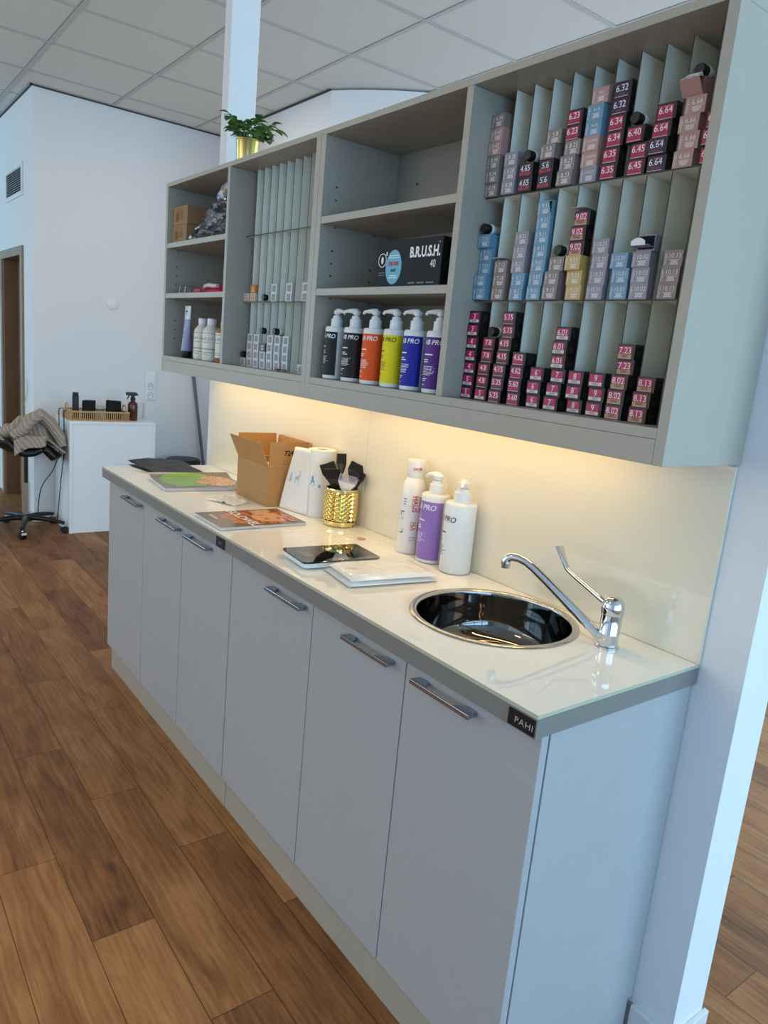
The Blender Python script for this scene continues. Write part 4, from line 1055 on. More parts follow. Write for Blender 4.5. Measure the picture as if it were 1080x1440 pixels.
def magazine(lab, cx, cy, w, d, rot, th, paint, grp, curl=0.0):
    t = thing('magazine', lab, 'magazine', (cx, cy, HT), rot, grp)
    lift = lambda u: curl * max(0, 1 - u * 3.2) ** 2
    pg = MB()
    n = 14
    def sheet(z, inset=0.0): return lambda u, v: (-w / 2 + inset + (w - 2 * inset) * u, -d / 2 + inset + (d - 2 * inset) * v, z + lift(u))
    top = [[sheet(th, 0.0012)(i / n, j) for i in range(n + 1)] for j in (0, 1)]
    bt = [[(p[0], p[1], 0.0006 + 0.35 * lift(i / n)) for i, p in enumerate(row)] for row in top]
    for i in range(n):
        pg.face([bt[0][i], bt[0][i + 1], top[0][i + 1], top[0][i]], WHITEPG)
        pg.face([bt[1][i + 1], bt[1][i], top[1][i], top[1][i + 1]], WHITEPG)
        pg.face([bt[0][i + 1], bt[0][i], bt[1][i], bt[1][i + 1]], WHITEPG)
        pg.face([top[0][i], top[0][i + 1], top[1][i + 1], top[1][i]], WHITEPG)
    pg.face([bt[0][0], top[0][0], top[1][0], bt[1][0]], WHITEPG); pg.face([bt[0][n], bt[1][n], top[1][n], top[0][n]], WHITEPG)
    pg.build('pages', t)
    cv = MB(); paint(cv, w, d, lambda x: th + 0.0006 + lift((x + w / 2) / w))
    cv.build('cover', t)
    return t
WHITEPG = mat('page_edges', (205, 204, 200), 0.6)
CGREY = mat('cover_grey', (128, 122, 112), 0.2); GRN = mat('cover_green', (128, 174, 66), 0.22, vary=0.10, scale=14); SKIN = mat('cover_skin', (224, 168, 130), 0.25)
BLOND = hair_material('cover_blond_hair', (150, 96, 56), (204, 150, 104), (236, 206, 170), 60)
AUB = hair_material('cover_auburn_hair', (84, 38, 18), (186, 92, 44), (232, 150, 96), 24)
def patch(mb, pts, zf, dz, m, sub=10):
    """polygon laid on the cover as a fan so that it follows the curl"""
    c = (sum(p[0] for p in pts) / len(pts), sum(p[1] for p in pts) / len(pts))
    for _ in range(3):
        q = []
        for i in range(len(pts)):
            a, b = pts[i], pts[(i + 1) % len(pts)]
            q += [(a[0] * .75 + b[0] * .25, a[1] * .75 + b[1] * .25), (a[0] * .25 + b[0] * .75, a[1] * .25 + b[1] * .75)]
        pts = q
    n = len(pts)
    for i in range(n):
        a, b = pts[i], pts[(i + 1) % n]
        prev = None
        for k in range(1, sub + 1):
            s = k / sub; s0 = (k - 1) / sub
            q = [(c[0] + (a[0] - c[0]) * s0, c[1] + (a[1] - c[1]) * s0), (c[0] + (b[0] - c[0]) * s0, c[1] + (b[1] - c[1]) * s0), (c[0] + (b[0] - c[0]) * s, c[1] + (b[1] - c[1]) * s), (c[0] + (a[0] - c[0]) * s, c[1] + (a[1] - c[1]) * s)]
            q = [(x, y, zf(x) + dz) for x, y in q]
            if k == 1: q = [q[0], q[3], q[2]][::-1] if False else [q[0], q[2], q[3]][::-1]
            mb.face(q[::-1] if k > 1 else q, m)
def base_cover(mb, w, d, zf, m):
    mb.grid(lambda u, v: (-w / 2 + w * u, -d / 2 + d * v, zf(-w / 2 + w * u)), 20, 1, m)
def paint1(mb, w, d, zf):
    # local x runs along the spine-to-edge direction (world x), y towards the wall
    base_cover(mb, w, d, zf, CGREY)
    patch(mb, [(-w * .49, -d * .47), (w * .44, -d * .36), (w * .30, -d * .12), (w * .42, 0.02 * d), (w * .05, .08 * d), (-w * .1, .20 * d), (-w * .47, .26 * d)], zf, 0.0003, GRN)
    patch(mb, [(-w * .1, .0), (w * .15, -d * .05), (w * .25, d * .10), (-w * .05, d * .2)], zf, 0.0006, SKIN)
    patch(mb, [(-w * .38, d * .12), (-w * .05, d * .05), (w * .30, d * .06), (w * .42, d * .2), (w * .36, d * .40), (0, d * .46), (-w * .34, d * .40)], zf, 0.0009, BLOND)
magazine('magazine with bright green and curly blond cover beside the black bag', 0.4500, -0.262, 0.255, 0.325, radians(-6), 0.012, paint1, 'magazines on the worktop', curl=0.014)
def paint2(mb, w, d, zf):
    base_cover(mb, w, d, zf, mat('cover_taupe', (112, 100, 90), 0.2))
    patch(mb, [(-w * .42, -d * .10), (-w * .46, d * .42), (-w * .1, d * .48), (w * .40, d * .46), (w * .46, -d * .05), (w * .30, -d * .30), (w * .05, -d * .22), (-w * .15, -d * .36)], zf, 0.0003, AUB)
    patch(mb, [(-w * .24, d * .12), (-w * .02, d * .0), (w * .26, d * .02), (w * .36, d * .20), (w * .28, d * .38), (-w * .02, d * .42), (-w * .24, d * .32)], zf, 0.0006, SKIN)
    patch(mb, [(-w * .44, d * .10), (-w * .20, d * .12), (-w * .20, d * .28), (-w * .44, d * .40)], zf, 0.0005, SKIN)
    patch(mb, [(-w * .40, d * .38), (w * .0, d * .36), (w * .38, d * .30), (w * .44, d * .46), (-w * .42, d * .48)], zf, 0.0009, AUB)
    LIP = mat('cover_lips', (176, 66, 58), 0.3); EYE = mat('cover_eye', (52, 34, 28), 0.3)
    patch(mb, [(-w * .10, d * .12), (-w * .06, d * .155), (-w * .09, d * .19), (-w * .12, d * .155)], zf, 0.0010, LIP, 3)
    for yy in (0.15, 0.29):
        patch(mb, [(w * .12, d * (yy - .035)), (w * .145, d * yy), (w * .12, d * (yy + .035)), (w * .105, d * yy)], zf, 0.0010, EYE, 3)
        patch(mb, [(w * .165, d * (yy - .045)), (w * .185, d * yy), (w * .165, d * (yy + .045)), (w * .172, d * yy)], zf, 0.0010, EYE, 3)
    vs, fs = text_data('GOLDWELL', 0.046, bold=0.0009)
    mb.raw([(a * 0.98 + 0.01, b - 0.030, zf(a) + 0.0014) for a, b in vs], fs, WHITE)
    for i in range(2): mb.raw([(-w * .30 + i * 0.004, -d * .38 - i * .008, zf(0) + 0.0012), (w * .0 + i * 0.004, -d * .38 - i * .008, zf(0) + 0.0012), (w * .0 + i * 0.004, -d * .365 - i * .008, zf(0) + 0.0012), (-w * .30 + i * 0.004, -d * .365 - i * .008, zf(0) + 0.0012)], [(0, 1, 2, 3)], WHITE)
magazine('magazine with auburn-haired face and white lettering at the worktop front edge', 1.0570, -0.334, 0.212, 0.300, radians(-1), 0.009, paint2, 'magazines on the worktop')

tis = MB()
def tissue(u, v):
    x = -0.070 + 0.13 * u + 0.02 * v; y = -0.045 + 0.09 * v - 0.03 * u
    return (x, y, 0.0015 + 0.012 * abs(noise.noise(Vector((x * 34, y * 34, 7)))) + 0.004 * sin(pi * u) * v)
tis.grid(tissue, 22, 14, mat('tissue', (246, 243, 234), 0.8))
o = tis.build('tissue', solid=0.0006, smooth=60); o.location = (0.7550, -0.268, HT); o.rotation_euler.z = radians(35)
tag(o, 'crumpled white paper tissue on the worktop before the cardboard box', 'tissue')

# cardboard box with open flaps
t = thing('cardboard_box', 'open brown cardboard box numbered 724 on the worktop', 'box', (0.7620, -0.104, HT))
CARD = mat('corrugated_card', (176, 132, 80), 0.7, vary=0.04, scale=30); CARDE = mat('cut_card_edge', (150, 128, 40), 0.8)
bx, by, bh, th = 0.122, 0.082, 0.146, 0.003
b = MB()
b.box(-bx, bx, -by, by, 0, th, CARD).box(-bx, bx, -by, -by + th, th, bh, CARD).box(-bx, bx, by - th, by, th, bh, CARD).box(-bx, -bx + th, -by + th, by - th, th, bh, CARD).box(bx - th, bx, -by + th, by - th, th, bh, CARD)
b.build('carton', t)
def flap(p0, p1, outv, tilt, L, name='flap', extra=None):
    p0, p1, outv = Vector(p0), Vector(p1), Vector(outv)
    up = Vector((0, 0, 1)) * cos(tilt) + outv * sin(tilt)
    inn = (outv * cos(tilt) - Vector((0, 0, 1)) * sin(tilt)) * -th
    e = (p1 - p0).normalized() * 0.002
    a, bb = p0 + e, p1 - e
    q = [a, bb, bb + up * L, a + up * L]
    m = MB().raw([*q, *[x + inn for x in q]], [(0, 1, 2, 3), (7, 6, 5, 4), (0, 4, 5, 1), (1, 5, 6, 2), (3, 7, 4, 0)], CARD)
    m.raw([q[2], q[3], q[3] + inn, q[2] + inn], [(0, 1, 2, 3)], CARDE)
    if extra: extra(m, a, bb, up, outv)
    return m.build(name, t)
zt = bh + 0.001
flap((-bx, -by, zt), (bx, -by, zt), (0, -1, 0), radians(25), 0.092)
def num724(m, a, bb, up, outv):
    vs, fs = text_data('724', 0.026, bold=0.0007)
    m.raw([(bx + 0.0006, a.y + 0.078 + x, zt + 0.046 + y) for x, y in vs], fs, mat('black_ink', (30, 26, 22), 0.7))
flap((bx, -by, zt), (bx, by, zt), (1, 0, 0), radians(0.2), 0.086, extra=num724)
flap((bx, by, zt), (-bx, by, zt), (0, 1, 0), radians(5), 0.084)
flap((-bx, by, zt), (-bx, -by, zt), (-1, 0, 0), radians(6), 0.088)
pk = MB()
pk.grid(lambda u, v: (-0.10 + 0.20 * u, -0.07 + 0.14 * v, 0.125 + 0.018 * noise.noise(Vector((u * 7, v * 7, 3)))), 20, 14, mat('packing_paper', (226, 214, 192), 0.8))
pk.build('packing_paper', t, smooth=60)

# paper roll with a hanging sheet
t = thing('paper_roll', 'white kitchen paper roll with blue winter print and loose end', 'paper roll', (1.0400, -0.0640, HT))
PAPER = mat('embossed_paper', (238, 236, 228), 0.85, bump=0.35, scale=120)
R = 0.0485; RH = 0.2325
MB().lathe([(R, 0.0), (R, RH - 0.001), (R - 0.001, RH), (0.021, RH), (0.0205, RH - 0.06), (0.0205, 0.002), (R - 0.001, 0.0)], PAPER, 56, cap=False).build('roll', t, smooth=40)
MB().lathe([(0.0203, 0.001), (0.0203, RH - 0.004), (0.019, RH - 0.004), (0.019, 0.001)], mat('roll_core', (150, 126, 96), 0.8), 32, cap=False).build('core', t, smooth=40)
a0 = radians(-100)
def loose(u, v):
    # leaves the roll on its far side and swings out towards the left and front
    p = Vector((0.0088 - 0.006 * v, -0.0493)); q = Vector((-0.142 + 0.048 * v ** 1.3, -0.077 + 0.024 * v))
    r_ = p.lerp(q, u)
    return (r_.x, r_.y , 0.001 + (RH - 0.001 - 0.005 * u ** 2) * v)
MB().grid(loose, 18, 14, PAPER).build('loose_sheet', t, smooth=60, solid=0.0006)
BLUEP = mat('pale_blue_print', (110, 160, 205), 0.8); BLUEQ = mat('faded_blue_print', (176, 196, 205), 0.8)
def tree(w, h): return [[(-w, 0), (w, 0), (w * .35, h * .38), (-w * .35, h * .38)], [(-w * .75, h * .32), (w * .75, h * .32), (w * .2, h * .68), (-w * .2, h * .68)], [(-w * .5, h * .62), (w * .5, h * .62), (0, h)], [(-w * .12, -h * .12), (w * .12, -h * .12), (w * .12, 0), (-w * .12, 0)]]
deer = [[(-.016, .0), (-.013, .0), (-.011, .018), (.006, .018), (.008, .0), (.011, .0), (.011, .022), (.016, .034), (.021, .036), (.020, .042), (.012, .044), (.006, .034), (-.014, .032), (-.018, .026)],
        [(.011, .044), (.013, .044), (.010, .060), (.008, .060)], [(.014, .044), (.016, .044), (.022, .058), (.020, .059)], [(.009, .052), (.003, .058), (.004, .060), (.010, .055)], [(.018, .051), (.018, .060), (.020, .060)]]
pr_ = MB()
def on_roll(pts, th, z, m):
    vs = [((R + 0.0005) * sin(th + x / R), -(R + 0.0005) * cos(th + x / R), z + y) for x, y in pts]
    pr_.face(vs, m)
for p in tree(0.011, 0.036): on_roll(p, radians(24), 0.112, BLUEP)
for p in tree(0.006, 0.012): on_roll(p, radians(55), 0.106, BLUEP)
def on_sheet(pts, u0, z, m, s=1.0):
    vs = []
    for x, y in pts:
        q = Vector(loose(u0 - x * s / 0.14, (z + y * s) / RH)); vs.append((q.x - 0.0002, q.y - 0.0012, q.z))
    pr_.face(vs, m)
for p in tree(0.010, 0.036): on_sheet(p, 0.80, 0.106, BLUEQ)
for p in deer: on_sheet(p, 0.50, 0.100, BLUEQ, 0.85)
pr_.build('print', t, label='blue trees and deer')

# gold cup, diamond faceted
t = thing('gold_cup', 'shiny gold cup with diamond facets holding the tint brushes', 'cup', (1.1860, -0.0690, HT))
GCUP = mat('mirror_gold', (238, 216, 150), 0.10, metal=1.0)
n, rows, R = 20, 7, 0.0545
cup = MB(); z0, z1 = 0.018, 0.119
cup.lathe([(0.0, 0.0008), (0.046, 0.0), (0.0525, 0.004), (0.0545, 0.011), (0.0548, 0.018)], GCUP, n * 2, cap=False)
def cp(i, j, r): a = 2 * pi * (i) / n; return (r * cos(a), r * sin(a), z0 + (z1 - z0) * j / (rows * 2))
for j in range(0, rows * 2 + 1):
    for i in range(n):
        o_ = 0.5 if j % 2 else 0.0
        # diamond centred at (i+o, j): left, bottom, right, top and a raised middle
        if j == 0 or j == rows * 2: continue
        Lp, Rp = cp(i + o_ - 0.5, j, R), cp(i + o_ + 0.5, j, R)
        Bp, Tp = cp(i + o_, j - 1, R), cp(i + o_, j + 1, R)
        Mp = cp(i + o_, j, R + 0.0052)
        for a_, b_ in ((Lp, Bp), (Bp, Rp), (Rp, Tp), (Tp, Lp)): cup.face([a_, b_, Mp], GCUP)
cup.lathe([(0.0548, z1 - 0.004), (0.0555, z1 + 0.004), (0.0545, z1 + 0.008), (0.0515, z1 + 0.007), (0.0505, z1 - 0.01), (0.049, 0.010), (0.0, 0.008)], GCUP, n * 2, cap=False)
cup.build('cup_body', t)
# tint brushes
BRB = mat('black_bristle', (14, 13, 13), 0.7); BRH = mat('dark_brush_plastic', (34, 30, 27), 0.35); BRL = mat('pale_lilac_bristle', (196, 186, 200), 0.6); BRW = mat('clear_white_plastic', (226, 222, 212), 0.25)
def brush(base, head, turn, hm, bm, label, comb=False, w=0.029, HL=0.034, BL=0.026):
    p0, p1 = Vector(base), Vector(head)
    d = (p1 - p0).normalized()
    t = thing('tint_brush', label, 'brush', (1.1860 + p0.x, -0.0690 + p0.y, HT + p0.z), 0, 'tint brushes in the gold cup')
    side = Vector((cos(turn), sin(turn), 0)); side = (side - d * side.dot(d)).normalized(); nrm = d.cross(side)
    L = (p1 - p0).length
    MB().tube([Vector((0, 0, 0)), d * L * 0.5, d * (L - 0.002)], [0.0035, 0.0045, 0.0040], hm, 10).build('handle', t, smooth=50)
    fe = MB()
    def fer(u, v):
        a = 2 * pi * u; ww = 0.0045 + (w - 0.0045) * (v ** 0.75); tt = 0.0042
        c = d * (L + HL * v); return c + side * ww * cos(a) + nrm * tt * sin(a)
    fe.grid(fer, 24, 8, hm); fe.face([fer(i / 24, 1) for i in range(24)], hm)
    fe.build('ferrule', t, smooth=50)
    bs = MB(); c0 = d * (L + HL + 0.0003)
    if comb:
        k = 15
        for i in range(k):
            x = -w * 0.94 + 2 * w * 0.94 * i / (k - 1)
            bs.tube([c0 + side * x, c0 + side * x + d * BL], [0.0013, 0.0009], bm, 6)
        bs.raw([c0 - side * w * .97 - nrm * .002, c0 + side * w * .97 - nrm * .002, c0 + side * w * .97 - nrm * .002 + d * .006, c0 - side * w * .97 - nrm * .002 + d * .006], [(0, 1, 2, 3)], bm)
    else:
        q = [c0 - side * w * .97 - nrm * .0038, c0 + side * w * .97 - nrm * .0038, c0 + side * w * .97 + nrm * .0038, c0 - side * w * .97 + nrm * .0038]
        bs.raw(q + [x + d * (BL + 0.002 * sin(i * 9)) for i, x in enumerate(q)], [(3, 2, 1, 0), (4, 5, 6, 7), (0, 1, 5, 4), (1, 2, 6, 5), (2, 3, 7, 6), (3, 0, 4, 7)], bm)
    bs.build('bristles', t)
def hd(a, f, z): return (0.6 * a + 0.77 * f, 0.8 * a - 0.6 * f, z)
brush(hd(-0.010, -0.010, 0.012), hd(0.010, 0.036, 0.116), radians(50), BRW, BRL, 'clear tint brush with pale lilac comb bristles, foremost in gold cup', comb=True, w=0.030, HL=0.040, BL=0.030)
brush(hd(0.010, -0.016, 0.012), hd(-0.018, 0.021, 0.122), radians(40), BRH, BRB, 'dark tint brush close beside the pale comb brush', w=0.028, HL=0.042, BL=0.034)
brush(hd(0.022, 0.012, 0.012), hd(-0.033, -0.008, 0.140), radians(62), BRH, BRB, 'black tint brush leaning over the paper roll side of the cup', w=0.026, HL=0.036, BL=0.030)
brush(hd(0.004, 0.022, 0.012), hd(-0.008, -0.022, 0.166), radians(75), BRH, BRB, 'black tint brush standing highest in the gold cup', w=0.016, HL=0.036, BL=0.034)
brush(hd(-0.022, 0.004, 0.012), hd(0.026, -0.016, 0.146), radians(44), BRH, BRB, 'broad black tint brush behind the pale comb brush', w=0.028, HL=0.034, BL=0.030)
brush(hd(-0.014, 0.020, 0.012), hd(0.042, 0.006, 0.124), radians(-30), BRH, BRB, 'black tint brush seen edge-on, leaning furthest towards the bottles', w=0.024, HL=0.036, BL=0.026)

# kitchen scale
t = thing('kitchen_scale', 'flat black glass kitchen scale with small grey display', 'scale', (1.5420, -0.3300, HT), radians(-6))
def rrect(hx, hy, r, k=6):
    pts = []
    for cx, cy, a in ((hx - r, hy - r, 0), (-hx + r, hy - r, 90), (-hx + r, -hy + r, 180), (hx - r, -hy + r, 270)):
        for i in range(k + 1): q = radians(a + 90 * i / k); pts.append((cx + r * cos(q), cy + r * sin(q)))
    return pts
MB().prism(rrect(0.072, 0.114, 0.016), 'z', 0.003, 0.016, WHITEP).build('base', t, bevel=0.002)
MB().prism(rrect(0.075, 0.118, 0.014), 'z', 0.0163, 0.0212, mat('black_scale_glass', (10, 10, 11), 0.03, coat=0.5)).build('glass_plate', t, bevel=0.001)
MB().prism([(-0.030, -0.092), (0.026, -0.092), (0.026, -0.064), (-0.030, -0.064)], 'z', 0.0213, 0.0216, mat('grey_lcd', (120, 112, 96), 0.2)).build('display', t)
ft = MB()
for sx_ in (-1, 1):
    for sy_ in (-1, 1): ft.lathe([(0.008, 0), (0.008, 0.0028)], BLACK, 16, Matrix.Translation((sx_ * 0.055, sy_ * 0.09, 0)))
ft.build('feet', t)

# plastic wrapped packs
t = thing('wrapped_pack', 'clear plastic bag of folded white cape packs beside the kitchen scale', 'pack', (1.7130, -0.2850, HT), radians(-9))
PK = mat('white_pack_film', (240, 238, 230), 0.18, bump=0.6, scale=38); SLV = mat('silver_pack_edge', (150, 160, 168), 0.3)
def pack(u, v, z, hx, hy, s):
    x = -hx + 2 * hx * u; y = -hy + 2 * hy * v
    e = min(1, 9 * min(u, 1 - u)) * min(1, 9 * min(v, 1 - v))
    return (x, y, z * (0.25 + 0.75 * e ** 0.5) + (0.0030 * noise.noise(Vector((x * 30 + s, y * 30, s))) + 0.0022 * abs(noise.noise(Vector((x * 60 + y * 25 + s, y * 14 - x * 20, s + 4))))) * e)
MB().grid(lambda u, v: pack(u, v, 0.013, 0.078, 0.128, 1), 30, 40, PK).grid(lambda u, v: Vector(pack(u, v, 0.0012, 0.078, 0.128, 1)) * 1 if True else None, 8, 8, PK).build('white_pack', t, smooth=60)
MB().grid(lambda u, v: (lambda p: (p[0] + 0.004, p[1] + 0.004, p[2] + 0.0135))(pack(u, v, 0.013, 0.074, 0.124, 5)), 30, 40, PK).build('white_pack', t, smooth=60)
FILM = mat('clear_wrap', (250, 250, 250), 0.05, spec=0.8, alpha=0.10)
MB().grid(lambda u, v: (lambda p: (p[0] - 0.006, p[1] - 0.002, p[2] + 0.004 + 0.0042 * noise.noise(Vector((p[0] * 26, p[1] * 26, 9)))))(pack(u, v, 0.028, 0.088, 0.146, 9)), 44, 50, FILM).build('clear_wrap', t, smooth=60)

# small hair tie tag
t = thing('tie_tag', 'small orange ring with a clear strip, behind the kitchen scale', 'tag', (1.3720, -0.1080, HT + 0.0012), radians(15))
def tor(u, v): a, b_ = 2 * pi * u, 2 * pi * v; return ((0.012 + 0.0013 * cos(b_)) * cos(a), (0.012 + 0.0013 * cos(b_)) * sin(a), 0.0013 * sin(b_))
MB().grid(tor, 28, 8, mat('copper_orange', (206, 128, 70), 0.4)).build('ring', t, smooth=60)
MB().grid(lambda u, v: (0.014 + 0.080 * u, -0.010 + 0.020 * v, 0.0006 + 0.002 * sin(pi * u)), 10, 2, FILM).build('clear_strip', t, solid=0.0004)

# bottles by the splashback
t = thing('hair_foam_bottle', 'tall white foam bottle with red vertical lettering', 'bottle', (1.5360, -0.0515, HT), 0, 'bottles against the splashback')
r = 0.0385
HB = mat('gloss_white_bottle', (232, 228, 222), 0.22)
prof = [(r * .93, 0), (r, 0.004), (r, 0.150), (r * .985, 0.172), (r * .93, 0.192), (r * .82, 0.208), (r * .66, 0.220), (r * .58, 0.226)]
MB().lathe(prof, HB, 48).build('bottle_body', t, smooth=50)
MB().lathe([(0.0225, 0.2262), (0.0235, 0.230), (0.0265, 0.272), (0.0255, 0.278), (0.0, 0.279)], HB, 40).build('cap', t, smooth=40)
p = MB(); RED = mat('red_lettering', (196, 30, 34), 0.45); rr = r + 0.0004
for z, s1, s2 in ((0.176, 'HAIR', 'HAUS'), (0.098, 'HA', 'HA')):
    round_text(p, s1, 0.0190, rr, radians(87), z - (0.024 if len(s1) == 4 else 0.012), RED, down=True, bold=0.0004, space=1.02)
    round_text(p, s2, 0.0190, rr, radians(62), z - (0.024 if len(s1) == 4 else 0.012), RED, down=True, bold=0.0004, space=1.02)
    round_patch(p, rr, radians(49), radians(51), z - 0.048 if len(s1) == 4 else z - 0.024, z, RED, 2)
round_text(p, 'R', 0.018, 0.0262, radians(78), 0.253, RED, down=True, bold=0.0003); round_text(p, 'S', 0.018, 0.0262, radians(46), 0.253, RED, down=True, bold=0.0003)
INK = mat('dark_ink', (40, 38, 44), 0.5)
for z in (0.125, 0.062):
    round_patch(p, rr, radians(-2), radians(16), z, z + 0.003, INK, 4)
round_patch(p, rr, radians(-2), radians(1), 0.112, 0.125, INK, 2); round_patch(p, rr, radians(13), radians(16), 0.065, 0.075, INK, 2)
round_bars(p, rr, radians(8), 0.166, 0.012, 0.002, 0.008, 3, INK); round_bars(p, rr, radians(2), 0.108, 0.010, 0.0015, 0.004, 2, PRINTG)
round_bars(p, rr, radians(46), 0.054, 0.026, 0.005, 0.008, 2, mat('pale_print', (196, 190, 186), 0.5))
p.build('lettering', t, label='red lettering reading downwards')
G4 = 'bottles against the splashback'
pump_bottle('lavender', 'litre pump bottle with lavender label beside the white foam bottle', 1.6400, -0.0535, HT, 0.0415, 0.198, 0.252, mat('label_lavender', (146, 112, 184), 0.3), WHITE, -140, 82, -74, grp=G4, tsz=0.0215, tth=-6, second=(94, 190), lz0=0.055, lz1=0.90)
pump_bottle('white', 'litre white pump bottle with black print, nearest the sink', 1.7480, -0.0550, HT, 0.0440, 0.196, 0.252, None, INK, 0, 0, 40, grp=G4, tsz=0.0215, tth=-22)

# ------------------------------------------------------------------ far end of the room
# white low cabinet
t = thing('white_cabinet', 'low white cabinet standing against the far wall', 'cabinet', (-2.58, 0.272, 0.0))
WC = mat('white_cabinet_board', (236, 238, 240), 0.4)
MB().box(-0.205, 0.21, -0.312, 0.312, 0.812, 0.832, WC).build('top_panel', t, bevel=0.001)
MB().box(-0.205, 0.21, -0.312, -0.293, 0.0, 0.8115, WC).build('side_panel', t, bevel=0.001)
MB().box(-0.205, 0.21, 0.293, 0.312, 0.0, 0.8115, WC).build('side_panel', t, bevel=0.001)
MB().box(0.185, 0.204, -0.2925, 0.2925, 0.0, 0.8115, WC).build('front_panel', t, bevel=0.001)

# slatted tray
t = thing('bamboo_tray', 'slatted bamboo tray on the white cabinet', 'tray', (-2.505, 0.180, 0.8325))
BAM = mat('bamboo', (190, 152, 102), 0.5, vary=0.1, scale=30)
hx, hy, hh_ = 0.120, 0.212, 0.072
MB().box(-hx, hx, -hy, hy, 0.0, 0.008, BAM).build('base', t)
for nm, bxs in (('rail', [(-hx, hx, -hy, -hy + .010), (-hx, hx, hy - .010, hy), (-hx, -hx + .010, -hy + .0102, hy - .0102), (hx - .010, hx, -hy + .0102, hy - .0102)]),):
    for q in bxs: MB().box(*q, hh_ - 0.012, hh_, BAM).build('rail', t, bevel=0.001)
sl = MB()
k = 30
for i in range(k):
    y = -hy + 0.006 + (2 * hy - 0.012) * i / (k - 1)
    for x in (-hx + 0.005, hx - 0.005): sl.tube([(x, y, 0.0082), (x, y, hh_ - 0.0122)], 0.0036, BAM, 6)
for i in range(1, 14):
    x = -hx + 2 * hx * i / 14
    for y in (-hy + 0.005, hy - 0.005): sl.tube([(x, y, 0.0082), (x, y, hh_ - 0.0122)], 0.0036, BAM, 6)
sl.build('slats', t)
for s_ in (-1, 1):
    MB().tube([(0.045 * cos(pi * i / 10), s_ * (hy - 0.005), hh_ - 0.002 + 0.045 * sin(pi * i / 10)) for i in range(11)], 0.0045, BAM, 8).build('handle', t, smooth=50)
# what lies in the tray
BLK = mat('black_tool_plastic', (18, 18, 19), 0.45); BLKF = mat('black_fabric', (20, 20, 21), 0.9)
t = thing('hair_clipper', 'tall black clipper standing at the left of the bamboo tray', 'clipper', (-2.505, 0.033, 0.8415))
MB().prism(rrect(0.017, 0.021, 0.008), 'z', 0.0, 0.165, BLK).build('body', t, bevel=0.003)
MB().box(-0.013, 0.013, -0.018, 0.018, 0.1652, 0.186, BLK).build('blade', t, bevel=0.002)
def pouch(x, y, w, h, d, lab, seed):
    m = MB()
    def f(u, v):
        a = 2 * pi * u; e = (1 - 0.25 * v ** 3)
        return ((d * cos(a)) * e, w * sin(a) * (1 - 0.05 * v), h * v + 0.010 * v * noise.noise(Vector((cos(a) * 1.5 + seed, sin(a) * 1.5, v))))
    m.grid(f, 28, 8, BLKF); m.face([f(i / 28, 1) for i in range(28)], BLKF)
    o = m.build('black_pouch', smooth=50); o.location = (x, y, 0.8415); tag(o, lab, 'pouch', 'black pouches in the bamboo tray'); return o
pouch(-2.50, 0.126, 0.049, 0.128, 0.045, 'black fabric pouch beside the clipper in the bamboo tray', 1)
pouch(-2.50, 0.305, 0.058, 0.134, 0.042, 'wider black fabric pouch at the right of the bamboo tray', 6)
o = MB().lathe([(0.0, 0.0), (0.026, 0.0), (0.027, 0.003), (0.027, 0.095), (0.025, 0.095), (0.025, 0.005), (0.0, 0.005)], CLEAR, 32, cap=False).build('glass_jar', smooth=40)
o.location = (-2.505, 0.211, 0.8415); tag(o, 'clear glass jar between the two black pouches in the tray', 'jar')
# spray bottle
t = thing('spray_bottle', 'amber glass spray bottle with black trigger on the white cabinet', 'bottle', (-2.512, 0.453, 0.8323))
AM = mat('amber_glass', (78, 40, 16), 0.08, spec=0.6)
MB().lathe([(0.034, 0), (0.037, 0.004), (0.037, 0.118), (0.033, 0.132), (0.020, 0.142), (0.015, 0.146), (0.015, 0.150)], AM, 36).build('bottle_body', t, smooth=45)
MB().lathe([(0.018, 0.1502), (0.018, 0.172), (0.012, 0.174)], BLACK, 24).build('collar', t, smooth=40)
hd = MB().prism([(-0.052, 0.190), (-0.052, 0.212), (0.022, 0.214), (0.040, 0.196), (0.036, 0.190), (0.012, 0.188), (0.010, 0.1745), (-0.012, 0.1745), (-0.014, 0.186)], 'x', -0.010, 0.010, BLACK)
hd.build('spray_head', t, bevel=0.002)
MB().tube([(0, -0.030, 0.188), (0, -0.036, 0.172), (0, -0.046, 0.158)], [0.005, 0.005, 0.003], BLACK, 8).build('trigger', t, smooth=50)
o = MB().box(-0.03, 0.03, -0.045, 0.045, 0, 0.125, CLEAR).build('acrylic_block', bevel=0.002)
o.location = (-2.635, 0.535, 0.8323); tag(o, 'clear acrylic block behind the amber spray bottle', 'block')

# saddle stool
SXC, SYC = -2.560, -0.290
t = thing('saddle_stool', 'black saddle stool on a five-legged caster base with chrome column', 'stool', (SXC, SYC, 0.0), 0)
LEA = mat('black_leather', (20, 20, 21), 0.38, bump=0.2, scale=60)
def prof_z(y):
    if y < 0.105: return 0.592 + 2.3 * (y + 0.03) ** 2
    return 0.592 + 2.3 * 0.135 ** 2 - 0.75 * (y - 0.105)
def seat(u, v):
    x = -0.20 + 0.40 * u; y = -0.235 + 0.45 * v
    e = 1 - max(0, (abs(2 * u - 1) ** 3.0)) * 0.35
    return (x, y * e, prof_z(y) + 0.05 * (x / 0.2) ** 2 * (1 if x < 0 else 0.1))
MB().grid(seat, 26, 30, LEA).build('seat', t, smooth=60, solid=0.045)
MB().lathe([(0.06, 0.552), (0.06, 0.562), (0.02, 0.566)], BLACK, 24).build('seat_plate', t, smooth=40)
MB().lathe([(0.0135, 0.36), (0.0135, 0.5515)], BLACK, 20).lathe([(0.024, 0.10), (0.024, 0.358), (0.0155, 0.3595)], CHROME, 24).build('gas_column', t, smooth=40)
